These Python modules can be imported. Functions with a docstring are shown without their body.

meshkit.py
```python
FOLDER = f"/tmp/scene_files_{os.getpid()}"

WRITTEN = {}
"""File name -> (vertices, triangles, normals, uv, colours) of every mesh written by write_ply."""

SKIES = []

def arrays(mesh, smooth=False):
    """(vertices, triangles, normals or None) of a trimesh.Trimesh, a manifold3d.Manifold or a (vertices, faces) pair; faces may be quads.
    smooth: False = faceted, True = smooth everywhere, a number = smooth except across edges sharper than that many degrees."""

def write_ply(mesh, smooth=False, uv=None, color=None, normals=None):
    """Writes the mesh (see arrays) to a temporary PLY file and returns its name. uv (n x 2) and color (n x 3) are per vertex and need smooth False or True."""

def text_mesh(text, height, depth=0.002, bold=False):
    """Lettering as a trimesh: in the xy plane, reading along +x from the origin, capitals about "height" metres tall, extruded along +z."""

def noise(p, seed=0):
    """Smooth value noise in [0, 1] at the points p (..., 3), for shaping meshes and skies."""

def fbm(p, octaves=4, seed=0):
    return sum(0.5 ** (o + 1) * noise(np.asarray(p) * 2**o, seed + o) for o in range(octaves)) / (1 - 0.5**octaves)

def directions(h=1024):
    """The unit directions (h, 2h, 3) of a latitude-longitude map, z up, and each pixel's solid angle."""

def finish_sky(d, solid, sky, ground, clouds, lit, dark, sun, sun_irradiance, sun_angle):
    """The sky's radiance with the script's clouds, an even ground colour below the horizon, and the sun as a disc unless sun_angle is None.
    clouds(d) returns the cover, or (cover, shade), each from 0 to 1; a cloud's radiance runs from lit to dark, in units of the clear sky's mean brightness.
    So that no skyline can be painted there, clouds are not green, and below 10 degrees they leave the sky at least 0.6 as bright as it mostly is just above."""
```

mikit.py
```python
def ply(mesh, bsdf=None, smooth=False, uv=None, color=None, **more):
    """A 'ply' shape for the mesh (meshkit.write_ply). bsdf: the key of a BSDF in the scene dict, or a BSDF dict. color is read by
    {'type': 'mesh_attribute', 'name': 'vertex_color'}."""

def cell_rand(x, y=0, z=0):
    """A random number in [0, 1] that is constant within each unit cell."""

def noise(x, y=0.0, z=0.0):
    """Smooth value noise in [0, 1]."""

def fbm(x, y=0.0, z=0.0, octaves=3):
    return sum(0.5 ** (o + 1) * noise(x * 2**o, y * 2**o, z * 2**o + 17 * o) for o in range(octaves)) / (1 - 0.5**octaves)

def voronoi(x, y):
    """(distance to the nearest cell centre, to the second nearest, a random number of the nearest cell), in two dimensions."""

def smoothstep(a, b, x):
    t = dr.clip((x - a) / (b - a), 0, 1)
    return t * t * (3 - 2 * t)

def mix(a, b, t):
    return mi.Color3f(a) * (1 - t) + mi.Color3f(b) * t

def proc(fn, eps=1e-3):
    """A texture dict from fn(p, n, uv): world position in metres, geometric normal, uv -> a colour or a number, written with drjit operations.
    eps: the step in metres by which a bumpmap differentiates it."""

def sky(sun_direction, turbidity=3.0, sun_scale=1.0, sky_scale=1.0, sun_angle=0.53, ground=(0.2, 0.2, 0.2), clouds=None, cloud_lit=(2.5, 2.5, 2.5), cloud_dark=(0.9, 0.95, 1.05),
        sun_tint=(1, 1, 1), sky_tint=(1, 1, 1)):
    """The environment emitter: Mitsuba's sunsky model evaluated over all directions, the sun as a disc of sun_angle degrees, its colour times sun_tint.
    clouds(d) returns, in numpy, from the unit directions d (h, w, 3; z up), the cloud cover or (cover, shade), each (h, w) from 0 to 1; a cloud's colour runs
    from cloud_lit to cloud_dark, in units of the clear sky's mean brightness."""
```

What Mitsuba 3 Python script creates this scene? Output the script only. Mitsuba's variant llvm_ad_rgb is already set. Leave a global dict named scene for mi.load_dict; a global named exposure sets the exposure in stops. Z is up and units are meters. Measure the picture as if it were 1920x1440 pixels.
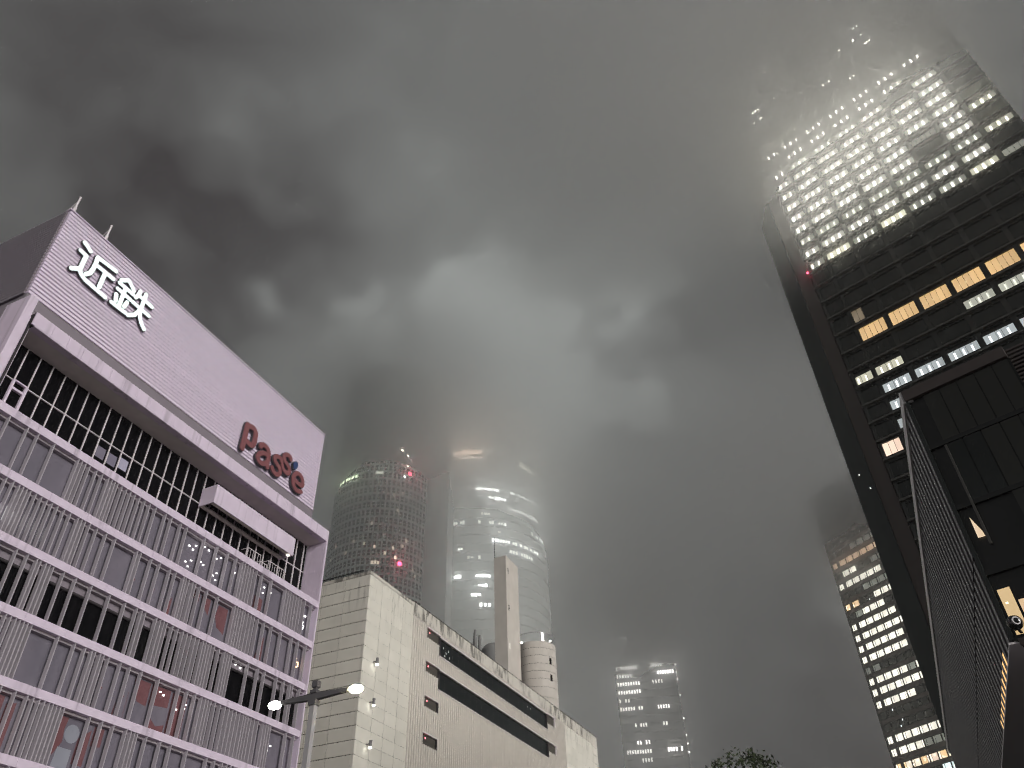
import math, random
import numpy as np, trimesh, mitsuba as mi, drjit as dr
import mikit, meshkit
from mikit import proc, noise, fbm, cell_rand, smoothstep, mix
from shapely.geometry import LineString, Polygon, Point
from shapely.ops import unary_union

T = mi.ScalarTransform4f
rng = random.Random(7)
scene, labels = {}, {}
exposure = 2.5
EM = 2.0 ** -exposure          # lamps are given in picture brightness

# ------------------------------------------------------------------ camera
PITCH, ROLL = math.radians(40.027), math.radians(-2.0)
EYE = np.array([0.0, 0.0, 1.6])
fwd = np.array([0, math.cos(PITCH), math.sin(PITCH)])
rgt0 = np.array([1.0, 0, 0]); up0 = np.cross(rgt0, fwd)
up = -math.sin(ROLL) * rgt0 + math.cos(ROLL) * up0
scene['camera'] = dict(type='perspective', fov=2 * math.degrees(math.atan(960 / 1483.64)), fov_axis='x', near_clip=0.1, far_clip=3000.0,
                       to_world=T().look_at(origin=EYE.tolist(), target=(EYE + fwd).tolist(), up=up.tolist()),
                       medium={'type': 'ref', 'id': 'fog_air'})

# ------------------------------------------------------------------ sky: a city night under low cloud
def unit(az, el):
    a, e = math.radians(az), math.radians(el)
    return np.array([math.sin(a) * math.cos(e), math.cos(a) * math.cos(e), math.sin(e)])

def cloud_cover(d):
    """Broken low cloud: wisps from warped noise, thinner towards the lit city centre, thicker left and right of it."""
    warp = np.stack([meshkit.fbm(d * 2.6 + o, 3, k) for o, k in ((5.1, 3), (9.7, 5), (2.3, 8))], -1) - 0.5
    fine = np.stack([meshkit.fbm(d * 11 + o, 3, k) for o, k in ((4.1, 13), (7.7, 15), (1.3, 18))], -1) - 0.5
    q = d + 0.13 * warp + 0.07 * fine
    n = meshkit.fbm((d + 0.55 * warp + 0.05 * fine) * 4.2 + 1.7, 6, 11)
    def lobe(az, el, w): return np.exp(-(1 - np.clip(q @ unit(az, el), -1, 1)) / (1 - math.cos(math.radians(w))))
    lit = 0.09 + 0.95 * (n - 0.5) + 0.58 * lobe(1, 46, 8) + 0.85 * lobe(-14, 36, 9) + 0.55 * lobe(-5, 37, 8) + 0.30 * lobe(-1, 55, 8) + 0.36 * lobe(-4, 64, 9) + 0.20 * lobe(9, 57, 8) \
        - 0.46 * lobe(-23, 47, 10) - 0.32 * lobe(15, 30, 10) - 0.2 * lobe(18, 17, 9) - 0.42 * lobe(19, 43, 9) - 0.25 * lobe(52, 52, 12) - 0.14 * lobe(-42, 54, 16)
    return np.ones(n.shape), 0.5 - 0.5 * np.tanh(1.9 * (lit - 0.42))

scene['sky_light'] = mikit.sky((0.69, -0.72, 0.22), turbidity=3, sun_scale=0.58, sky_scale=0.55, sun_angle=24, clouds=cloud_cover,
                               cloud_lit=(3.15, 3.32, 3.2), cloud_dark=(0.16, 0.125, 0.14), ground=(0.12, 0.12, 0.12), sun_tint=(0.675, 1.0, 2.2))

# ------------------------------------------------------------------ materials
def rgb(r, g=None, b=None):
    return {'type': 'rgb', 'value': [r, r if g is None else g, r if b is None else b]}

def material(name, color, rough=0.6, two=False, **kw):
    b = {'type': 'principled', 'base_color': color if isinstance(color, dict) else rgb(*color), 'roughness': rough, **kw}
    scene[name] = {'type': 'twosided', 'bsdf': b} if two else b
    return name

def lav(p, n, uv):
    s = fbm(p.x * 1.3 + p.y * 0.7, p.y * 1.3, p.z * 0.25)
    w = smoothstep(0.58, 0.8, fbm(p.x * 2.2, p.y * 2.2, p.z * 0.12))
    return mix(mi.Color3f(0.725, 0.62, 0.76), mi.Color3f(0.63, 0.54, 0.66), s) * (1 - 0.26 * w)
def board(p, n, uv):
    c = cell_rand(p.z * 2.9, 3)
    s = fbm(p.x * 0.5, p.y * 0.5, p.z * 2.0)
    return mix(mi.Color3f(0.79, 0.68, 0.835), mi.Color3f(0.69, 0.595, 0.735), 0.6 * s + 0.4 * c)
def stone(p, n, uv):
    u = (p.x + 15.198) * 0.40288 + (p.y - 74.465) * 0.91525
    d = (p.x + 15.198) * -0.91525 + (p.y - 74.465) * 0.40288
    c = cell_rand((u - 0.36) / 2.1 + dr.floor((d - 0.3) / 2.72) * 7, (39.36 - p.z) / 1.24)
    s = fbm(p.x * 0.8, p.y * 0.8, p.z * 0.8, 4)
    v = fbm(p.x * 3.0, p.y * 3.0, p.z * 0.35, 3)
    run = smoothstep(0.5, 0.78, v) * smoothstep(34.0, 39.5, p.z)
    k = mix(mi.Color3f(0.80, 0.77, 0.70), mi.Color3f(0.63, 0.61, 0.55), 0.55 * s + 0.45 * c)
    return k * (1 - 0.45 * run)
def parapet(p, n, uv):
    v = fbm(p.x * 2.6, p.y * 2.6, p.z * 0.5, 4)
    g = fbm(p.x * 0.35, p.y * 0.35, 1.0, 2)
    run = smoothstep(0.40, 0.66, v) * smoothstep(0.36, 0.6, g)
    return mix(mi.Color3f(0.60, 0.57, 0.52), mi.Color3f(0.10, 0.095, 0.085), run * 0.85)
def concrete(p, n, uv):
    s = fbm(p.x * 0.9, p.y * 0.9, p.z * 0.5, 4)
    return mix(mi.Color3f(0.60, 0.56, 0.52), mi.Color3f(0.49, 0.455, 0.42), s)
def soffit_c(p, n, uv):
    s = fbm(p.x * 1.5, p.y * 1.5, p.z, 3)
    return mix(mi.Color3f(0.74, 0.67, 0.66), mi.Color3f(0.62, 0.56, 0.55), s)
def film(p, n, uv):
    c = fbm(p.x * 0.7, p.y * 0.7, p.z * 0.3, 3)
    return mix(mi.Color3f(0.20, 0.178, 0.22), mi.Color3f(0.125, 0.118, 0.15), c)
def asphalt(p, n, uv):
    return mix(mi.Color3f(0.085, 0.085, 0.088), mi.Color3f(0.12, 0.117, 0.112), fbm(p.x * 2, p.y * 2, 0.0, 3))
def paving(p, n, uv):
    return mix(mi.Color3f(0.22, 0.21, 0.20), mi.Color3f(0.30, 0.29, 0.27), cell_rand(p.x * 2.5, p.y * 2.5))
def bronze(p, n, uv):
    s = fbm(p.x * 0.6, p.y * 0.6, p.z * 0.25, 3)
    return mix(mi.Color3f(0.050, 0.052, 0.050), mi.Color3f(0.028, 0.030, 0.030), s)

material('lavender_paint', proc(lav), 0.55)
material('lavender_board', proc(board), 0.5)
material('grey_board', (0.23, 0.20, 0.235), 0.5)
material('fin_metal', (0.41, 0.375, 0.42), 0.42)
material('soffit_paint', proc(soffit_c), 0.7)
material('trough_paint', (0.36, 0.32, 0.35), 0.6)
material('white_trim', (0.76, 0.70, 0.74), 0.4)
material('black_glass', (0.004, 0.004, 0.005), 0.08, specular=0.08)
material('film_glass', proc(film), 0.28)
material('dark_room', (0.020, 0.019, 0.018), 0.5)
material('red_print', (0.17, 0.075, 0.085), 0.35)
material('pale_print', (0.26, 0.27, 0.32), 0.35)
material('joint_dark', (0.03, 0.026, 0.03), 0.7)
material('sign_white', (0.80, 0.86, 0.84), 0.35)
material('sign_red', (0.215, 0.078, 0.088), 0.35)
material('sign_blue', (0.035, 0.06, 0.16), 0.35)
material('sign_edge', (0.05, 0.045, 0.055), 0.5)
material('stone_panel', proc(stone), 0.6)
material('stone_parapet', proc(parapet), 0.7)
material('stone_rib', (0.60, 0.565, 0.53), 0.5)
material('stone_joint', (0.07, 0.063, 0.055), 0.8)
material('strip_glass', (0.008, 0.011, 0.012), 0.08, specular=0.12)
material('concrete_grey', proc(concrete), 0.75)
material('bronze_metal', proc(bronze), 0.45)
material('brown_metal', (0.075, 0.058, 0.056), 0.5)
material('ink_metal', (0.016, 0.020, 0.020), 0.35)
material('ledge_metal', (0.075, 0.072, 0.068), 0.4)
material('tower_glass', (0.012, 0.015, 0.015), 0.08, specular=0.5)
material('pale_frame', (0.55, 0.59, 0.58), 0.6)
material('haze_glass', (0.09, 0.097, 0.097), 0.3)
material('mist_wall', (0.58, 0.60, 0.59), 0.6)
material('post_paint', (0.40, 0.385, 0.40), 0.3)
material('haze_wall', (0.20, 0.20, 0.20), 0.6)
material('fin_dark', (0.125, 0.12, 0.13), 0.25, specular=0.5)
material('fin_gap', (0.008, 0.008, 0.009), 0.4)
material('edge_grey', (0.55, 0.54, 0.54), 0.4)
material('panel_dark', (0.022, 0.022, 0.019), 0.25)
material('belly_grey', (0.70, 0.66, 0.70), 0.5)
material('pole_paint', (0.11, 0.103, 0.113), 0.35)
material('pole_bright', (0.30, 0.28, 0.31), 0.3)
material('maroon_panel', (0.055, 0.008, 0.022), 0.5)
material('dome_black', (0.006, 0.006, 0.007), 0.05, specular=0.8)
material('lens_white', (0.8, 0.8, 0.75), 0.3)
material('bark', (0.06, 0.045, 0.035), 0.9)
material('asphalt_ground', proc(asphalt), 0.85)
material('pavement_slab', proc(paving), 0.8)
material('road_paint', (0.7, 0.7, 0.68), 0.7)
scene['leaf'] = {'type': 'twosided', 'bsdf': {'type': 'principled', 'base_color': rgb(0.04, 0.055, 0.022), 'roughness': 0.6}}
scene['guard_glass'] = {'type': 'thindielectric', 'int_ior': 1.5}
scene['air_boundary'] = {'type': 'null'}

# ------------------------------------------------------------------ building tools
used = {}
def numbered(base):
    n = used.get(base, 0); used[base] = n + 1
    return base if n == 0 else f'{base}_{n:03d}'

def label(key, text, category=None, group=None, kind=None):
    e = {}
    if text: e['label'] = text
    if category: e['category'] = category
    if group: e['group'] = group
    if kind: e['kind'] = kind
    labels[key] = e
    return key

def thing(name, text, category, group=None):
    return label(numbered(name), text, category, group)

class Frame:
    """A building's own axes: u along a facade, d into the building, z up, origin on the ground."""
    def __init__(s, x, y, heading, back):
        s.o = np.array([x, y, 0.0]); h = math.radians(heading)
        s.u = np.array([math.cos(h), math.sin(h), 0]); b = np.array([-math.sin(h), math.cos(h), 0])
        s.d = b if b @ np.array([back[0], back[1], 0]) > 0 else -b
        s.m = np.stack([s.u, s.d, [0, 0, 1.0]], 1)
        s.flip = np.linalg.det(s.m) < 0
    def pt(s, u, d, z):
        return s.o + s.m @ np.array([u, d, z], float)
    def world(s, v, local=False):
        w = np.asarray(v, float) @ s.m.T
        return w if local else w + s.o

WORLD = Frame(0, 0, 0, (0, 1))

BOXV = np.array([[x, y, z] for x in (0, 1) for y in (0, 1) for z in (0, 1)], float)
BOXF = np.array([[0, 1, 3], [0, 3, 2], [4, 6, 7], [4, 7, 5], [0, 4, 5], [0, 5, 1], [2, 3, 7], [2, 7, 6], [0, 2, 6], [0, 6, 4], [1, 5, 7], [1, 7, 3]])

class MB:
    """Collects boxes, quads, tubes and extrusions, in a frame's axes, into one mesh."""
    def __init__(s): s.v, s.f, s.n = [], [], 0
    def add(s, v, f):
        s.v.append(np.asarray(v, float)); s.f.append(np.asarray(f, int) + s.n); s.n += len(v); return s
    def box(s, u0, u1, d0, d1, z0, z1):
        return s.add(BOXV * [u1 - u0, d1 - d0, z1 - z0] + [u0, d0, z0], BOXF)
    def mesh(s, m): return s.add(np.array(m.vertices), np.array(m.faces))
    def tube(s, pts, r, sides=8):
        pts = np.asarray(pts, float); r = np.broadcast_to(r, (len(pts),))
        t = np.gradient(pts, axis=0); t /= np.linalg.norm(t, axis=1, keepdims=True)
        ref = np.where(np.abs(t[:, 2:]) < 0.9, [[0, 0, 1.0]], [[1.0, 0, 0]])
        a = np.cross(t, ref); a /= np.linalg.norm(a, axis=1, keepdims=True); b = np.cross(t, a)
        k = np.arange(sides) * 2 * np.pi / sides
        v = pts[:, None] + r[:, None, None] * (np.cos(k)[None, :, None] * a[:, None] + np.sin(k)[None, :, None] * b[:, None])
        f = []
        for i in range(len(pts) - 1):
            for j in range(sides):
                p, q = i * sides + j, i * sides + (j + 1) % sides
                f += [[p, q, p + sides], [q, q + sides, p + sides]]
        n = len(pts) * sides
        v = np.vstack([v.reshape(-1, 3), pts[:1], pts[-1:]])
        for j in range(sides):
            f += [[n, (j + 1) % sides, j], [n + 1, n - sides + j, n - sides + (j + 1) % sides]]
        return s.add(v, f)
    def extrude(s, poly, d0, d1):
        """A shapely polygon in (u, z), from d0 to d1."""
        for g in getattr(poly, 'geoms', [poly]):
            m = trimesh.creation.extrude_polygon(g, d1 - d0, engine='earcut')
            v = np.array(m.vertices)
            s.add(np.stack([v[:, 0], v[:, 2] + d0, v[:, 1]], 1), np.array(m.faces)[:, ::-1])
        return s
    def build(s, name, fr, bsdf, parent=None, emit=None, smooth=False, text=None, kind=None, cat=None, group=None, **more):
        v, f = fr.world(np.vstack(s.v)), np.vstack(s.f)
        if fr.flip: f = f[:, ::-1]
        d = mikit.ply((v, f), bsdf, smooth=smooth)
        if emit is not None: d['emitter'] = {'type': 'area', 'radiance': rgb(*[EM * x for x in emit])}
        key = numbered(f'{parent}__{name}' if parent else name)
        scene[key] = d
        if text or kind or cat or group: label(key, text, cat, group, kind)
        return key

cache = {}
def part(parent, name, fr, u0, u1, d0, d1, z0, z1, bsdf, emit=None, text=None, tilt=0.0):
    """One box-shaped part; equal boxes share one mesh."""
    c = (id(fr), round(u1 - u0, 4), round(d1 - d0, 4), round(z1 - z0, 4), bsdf, tilt)
    if c not in cache:
        v = BOXV * [u1 - u0, d1 - d0, z1 - z0]
        if tilt: v[(BOXV[:, 1] == 0) & (BOXV[:, 2] == 0), 1] += tilt
        f = BOXF[:, ::-1] if fr.flip else BOXF
        cache[c] = mikit.ply((fr.world(v, True), f), bsdf)
    d = dict(cache[c]); d['to_world'] = T().translate(fr.pt(u0, d0, z0).tolist())
    if emit is not None: d['emitter'] = {'type': 'area', 'radiance': rgb(*[EM * x for x in emit])}
    key = numbered(f'{parent}__{name}')
    scene[key] = d
    if text: label(key, text)
    return key

def pane(parent, name, fr, u0, u1, d, z0, z1, bsdf, emit=None, text=None):
    """One upright sheet facing out of the facade."""
    c = (id(fr), 'q', round(u1 - u0, 4), round(z1 - z0, 4), bsdf)
    if c not in cache:
        v = np.array([[0, 0, 0], [1, 0, 0], [1, 0, 1], [0, 0, 1.0]]) * [u1 - u0, 1, z1 - z0]
        f = np.array([[0, 1, 2], [0, 2, 3]])
        w = fr.world(v, True); n = np.cross(w[1] - w[0], w[2] - w[0])
        if n @ fr.d > 0: f = f[:, ::-1]
        cache[c] = mikit.ply((w, f), bsdf)
    s = dict(cache[c]); s['to_world'] = T().translate(fr.pt(u0, d, z0).tolist())
    if emit is not None: s['emitter'] = {'type': 'area', 'radiance': rgb(*[EM * x for x in emit])}
    key = numbered(f'{parent}__{name}')
    scene[key] = s
    if text: label(key, text)
    return key

def ring_wall(r0, r1, z0, z1, a0=0.0, a1=2 * math.pi, seg=48):
    """A thick round wall (r1 outside), local to its centre."""
    k = np.linspace(a0, a1, seg + 1); c, s_ = np.cos(k), np.sin(k)
    v = np.vstack([np.stack([r * c, r * s_, np.full_like(c, z)], 1) for r, z in ((r0, z0), (r1, z0), (r1, z1), (r0, z1))])
    n = seg + 1; f = []
    for i in range(seg):
        for q in range(4):
            a, b = q * n + i, ((q + 1) % 4) * n + i
            f += [[a, a + 1, b], [b, a + 1, b + 1]]
    m = trimesh.Trimesh(v, f, process=False)
    return m

# ------------------------------------------------------------------ ground
def sheet(name, pts, z, bsdf, text, thick=0.0):
    m = trimesh.creation.extrude_polygon(Polygon(pts), max(thick, 0.02), engine='earcut')
    m.apply_translation([0, 0, z - max(thick, 0.02)])
    scene[name] = mikit.ply(m, bsdf); label(name, text, kind='structure')
sheet('ground', [(-163, -58), (223, -58), (223, 470), (-163, 470)], 0.0, 'asphalt_ground', 'dark asphalt city ground')

L = Frame(-18.2133, 67.5890, 66.0138, (-0.914, 0.407))
M = Frame(-15.1982, 74.4648, 66.2425, (-0.915, 0.403))
TW = Frame(69.599, 124.920, 137.2561, (0.679, 0.734))
FA = Frame(129.915, 303.351, 120.1004, (0.865, 0.502))
N = Frame(23.8500, 38.1599, 138.0419, (0.669, 0.744))
NP = Frame(23.8500, 38.1599, 66.4535, (0.917, -0.399))

road = MB().box(-55, 205, -19.0, -3.4, 0.004, 0.008)
road.build('road', L, 'asphalt_ground', text='asphalt road along the shop fronts', kind='structure')
MB().box(-55, 205, -3.4, 0.0, 0.0, 0.13).build('pavement', L, 'pavement_slab', text='paved footway below the lavender facade', kind='structure')
mk = MB()
for k in range(-8, 24): mk.box(k * 8.0, k * 8.0 + 4, -11.3, -11.15, 0.012, 0.016)
mk.build('road_markings', L, 'road_paint', text='white dashed centre line of the road', kind='structure')

# ------------------------------------------------------------------ lavender department store (left)
st = thing('department_store', 'lavender department store with a boarded sign wall over floors of upright fins', 'building')
MB().box(-33.45, -0.05, 2.75, 20, 0, 52.7).build('core_wall', L, 'grey_board', st)
MB().box(-33.4, -0.02, 0.72, 2.74, 0, 33.0).build('floor_wall', L, 'joint_dark', st)
z = 43.55; nb = 27; hb = (52.85 - z) / nb
for k in range(nb):
    part(st, 'sign_board', L, -33.5, 0.0, 2.40, 2.70, z + k * hb, z + (k + 1) * hb - 0.09, 'lavender_board')
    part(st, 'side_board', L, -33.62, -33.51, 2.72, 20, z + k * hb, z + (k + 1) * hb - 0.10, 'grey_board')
MB().box(-33.46, -0.04, 2.5, 2.69, 40.0, 52.8).build('board_backing', L, 'joint_dark', st)
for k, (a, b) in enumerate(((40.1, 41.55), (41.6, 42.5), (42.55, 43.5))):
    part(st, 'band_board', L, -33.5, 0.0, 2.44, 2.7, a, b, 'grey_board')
part(st, 'coping', L, -33.6, 0.08, 2.36, 2.9, 52.85, 52.97, 'lavender_paint')
# pillars, fascia, soffit
part(st, 'pillar', L, -34.3, -33.72, 0.0, 2.38, 0, 41.45, 'lavender_paint')
part(st, 'jamb', L, -33.70, -33.2, 0.5, 2.2, 33.2, 40.3, 'lavender_paint')
part(st, 'downpipe', L, -33.45, -33.33, 0.30, 0.42, 33.2, 40.4, 'joint_dark')
part(st, 'pillar', L, -0.14, 0.0, 0.0, 2.3, 0, 39.39, 'lavender_paint')
for k in range(7):
    part(st, 'reveal_panel', L, -0.165, -0.145, 0.06 + k * 0.305, 0.06 + k * 0.305 + 0.29, 36.3, 39.36, 'lavender_paint')
    part(st, 'reveal_panel', L, -0.165, -0.145, 0.06 + k * 0.305, 0.06 + k * 0.305 + 0.29, 33.25, 36.27, 'lavender_paint')
fj = [-33.45] + [-31.97 + 1.268 * k for k in range(25)] + [0.0]
for a, b in zip(fj[:-1], fj[1:]):
    part(st, 'fascia_panel', L, a + 0.012, b - 0.012, 0.0, 0.10, 39.42, 40.5, 'lavender_paint')
MB().box(-33.44, -0.01, 0.102, 0.6, 39.46, 40.46).build('fascia_beam', L, 'joint_dark', st)
MB().box(-33.19, -0.15, 0.02, 0.62, 39.36, 39.415).build('soffit_edge', L, 'lavender_paint', st)
MB().box(-33.19, -0.15, 0.62, 2.3, 39.39, 39.45).box(-33.19, -0.15, 0.62, 0.9, 39.365, 39.389).build('soffit', L, 'soffit_paint', st)
# black glazed storey
gu = [-33.2, -32.82] + [-31.78 + 1.037 * k for k in range(31)] + [-0.17]
gu = [u for u in gu if u < -0.2] + [-0.17]
for a, b in zip(gu[:-1], gu[1:]):
    if b - a < 0.2: continue
    pane(st, 'black_pane', L, a + 0.03, b - 0.03, 2.28, 33.2, 36.53, 'black_glass')
    pane(st, 'black_pane', L, a + 0.03, b - 0.03, 2.28, 36.60, 39.4, 'black_glass')
for u in gu[1:-1]:
    part(st, 'mullion', L, u - 0.03, u + 0.03, 2.16, 2.30, 33.18, 39.36, 'white_trim')
MB().box(-33.2, -0.17, 2.17, 2.29, 36.535, 36.60).build('transom', L, 'white_trim', st)
MB().box(-33.2, -0.17, 2.31, 2.6, 33.1, 39.4).build('room_dark', L, 'joint_dark', st)
MB().box(-33.2, -0.17, 0.52, 2.3, 32.95, 33.15).build('terrace_floor', L, 'soffit_paint', st)
# terrace door frame at the left end
dk = MB(); dk.box(-31.95, -31.80, 1.9, 2.1, 33.16, 36.5).box(-31.0, -30.82, 1.9, 2.1, 33.16, 36.5).box(-31.8, -31.0, 1.9, 2.1, 35.75, 35.92).box(-31.8, -31.0, 1.9, 2.1, 36.4, 36.5)
dk.build('door_frame', L, 'lavender_paint', st)
part(st, 'door', L, -31.78, -31.02, 2.12, 2.15, 33.16, 35.74, 'black_glass')
# two lit blinds behind the black glass
for (a, b), z0, e in (((-24.55, -23.65), 35.1, (0.02, 0.018, 0.03)), ((-23.52, -22.6), 35.1, (0.03, 0.028, 0.045)), ((-22.48, -21.58), 35.3, (0.20, 0.19, 0.24))):
    pane(st, 'blind', L, a, b, 2.27, z0, z0 + 0.9, 'film_glass', emit=e)
# beams between storeys
beams = [(32.62, 33.2), (28.9, 29.45), (25.2, 25.72), (21.47, 21.98), (17.78, 18.28), (14.1, 14.6), (10.4, 10.9)]
for z0, z1 in beams:
    off = rng.uniform(0, 2)
    us = [-33.71] + [-33.7 + off + 2.9 * k for k in range(12) if -33.7 + off + 2.9 * k < -0.6] + [-0.15]
    for a, b in zip(us[:-1], us[1:]):
        if b - a > 0.05: part(st, 'beam', L, a + 0.01, b - 0.01, 0.0 + rng.uniform(0, 0.012), 0.5, z0, z1, 'lavender_paint')
    MB().box(-33.7, -0.15, 0.5, 0.7, z0 + 0.02, z1 - 0.02).build('beam_backing', L, 'joint_dark', st)
    MB().box(-33.7, -0.15, 0.34, 0.66, z0 - 0.16, z0 - 0.004).build('beam_trough', L, 'trough_paint', st)
# fins
ROWS = [
 [-33.2, -32.06, -30.74, -29.96, -28.73, -26.78, -26.5, -26.2, -25.85, -25.26, -24.76, -24.22, -23.93, -23.67, -23.42, -23.02, -22.61, -22.22, -21.82, -21.38, -20.89, -20.38, -19.8, -18.8, -18.21, -17.23, -16.59, -14.66, -13.22, -11.97, -10.99, -10.26, -9.94, -9.6, -9.29, -8.93, -8.49, -7.75, -6.5, -4.63, -4.27, -3.95, -3.57, -3.2, -2.82, -2.43, -1.92, -0.93],
 [-33.0, -32.4, -31.8, -31.2, -30.67, -30.18, -29.76, -29.5, -29.23, -28.97, -28.58, -28.17, -27.76, -27.37, -26.94, -26.44, -25.94, -25.32, -25.04, -24.77, -24.38, -23.76, -22.98, -22.19, -20.23, -19.91, -18.91, -18.11, -17.09, -16.54, -15.71, -15.48, -15.19, -14.78, -14.49, -14.0, -13.21, -12.01, -10.09, -9.78, -9.51, -9.19, -8.92, -8.54, -8.16, -7.78, -7.29, -6.5, -5.54, -4.3, -2.86, -1.99, -0.93],
 [-33.1, -31.9, -30.8, -29.57, -28.32, -27.57, -26.91, -26.67, -26.28, -26.01, -25.74, -24.93, -24.0, -22.77, -21.25, -19.93, -18.91, -18.48, -18.15, -17.12, -16.75, -16.44, -16.16, -15.59, -15.07, -14.54, -14.14, -13.74, -13.32, -12.94, -12.49, -12.21, -11.92, -11.66, -11.32, -10.77, -10.17, -9.89, -9.62, -9.33, -7.44, -6.25, -5.45, -3.93, -3.0, -2.2, -1.9, -0.93],
 [-33.0, -32.1, -31.2, -30.3, -29.5, -28.7, -27.86, -27.45, -27.12, -26.79, -26.52, -26.25, -26.0, -25.72, -23.8, -22.57, -21.79, -21.26, -21.02, -20.62, -20.35, -19.93, -18.92, -18.13, -17.13, -15.57, -13.64, -12.86, -12.07, -11.44, -11.08, -10.8, -10.52, -10.05, -9.53, -9.01, -8.58, -8.18, -7.79, -7.38, -6.98, -6.73, -6.43, -6.12, -5.7, -5.28, -4.65, -4.33, -4.05, -3.78, -1.79, -0.81],
 [-33.0, -31.5, -30.0, -28.6, -27.3, -26.13, -25.19, -24.41, -24.01, -23.62, -23.28, -22.95, -22.69, -22.43, -22.16, -21.89, -19.96, -19.01, -18.12, -17.08, -16.71, -16.42, -16.18, -15.38, -14.15, -13.22, -11.71, -9.75, -8.98, -8.2, -7.73, -7.3, -6.9, -6.5, -5.4, -4.3, -3.2, -2.1, -0.9],
 [-33.0, -31, -29, -27, -25.4, -24.03, -23.59, -23.14, -22.86, -22.4, -21.9, -20.5, -18.7, -17, -15.2, -13.8, -12, -10, -8, -6, -4, -2, -0.9]]
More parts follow.
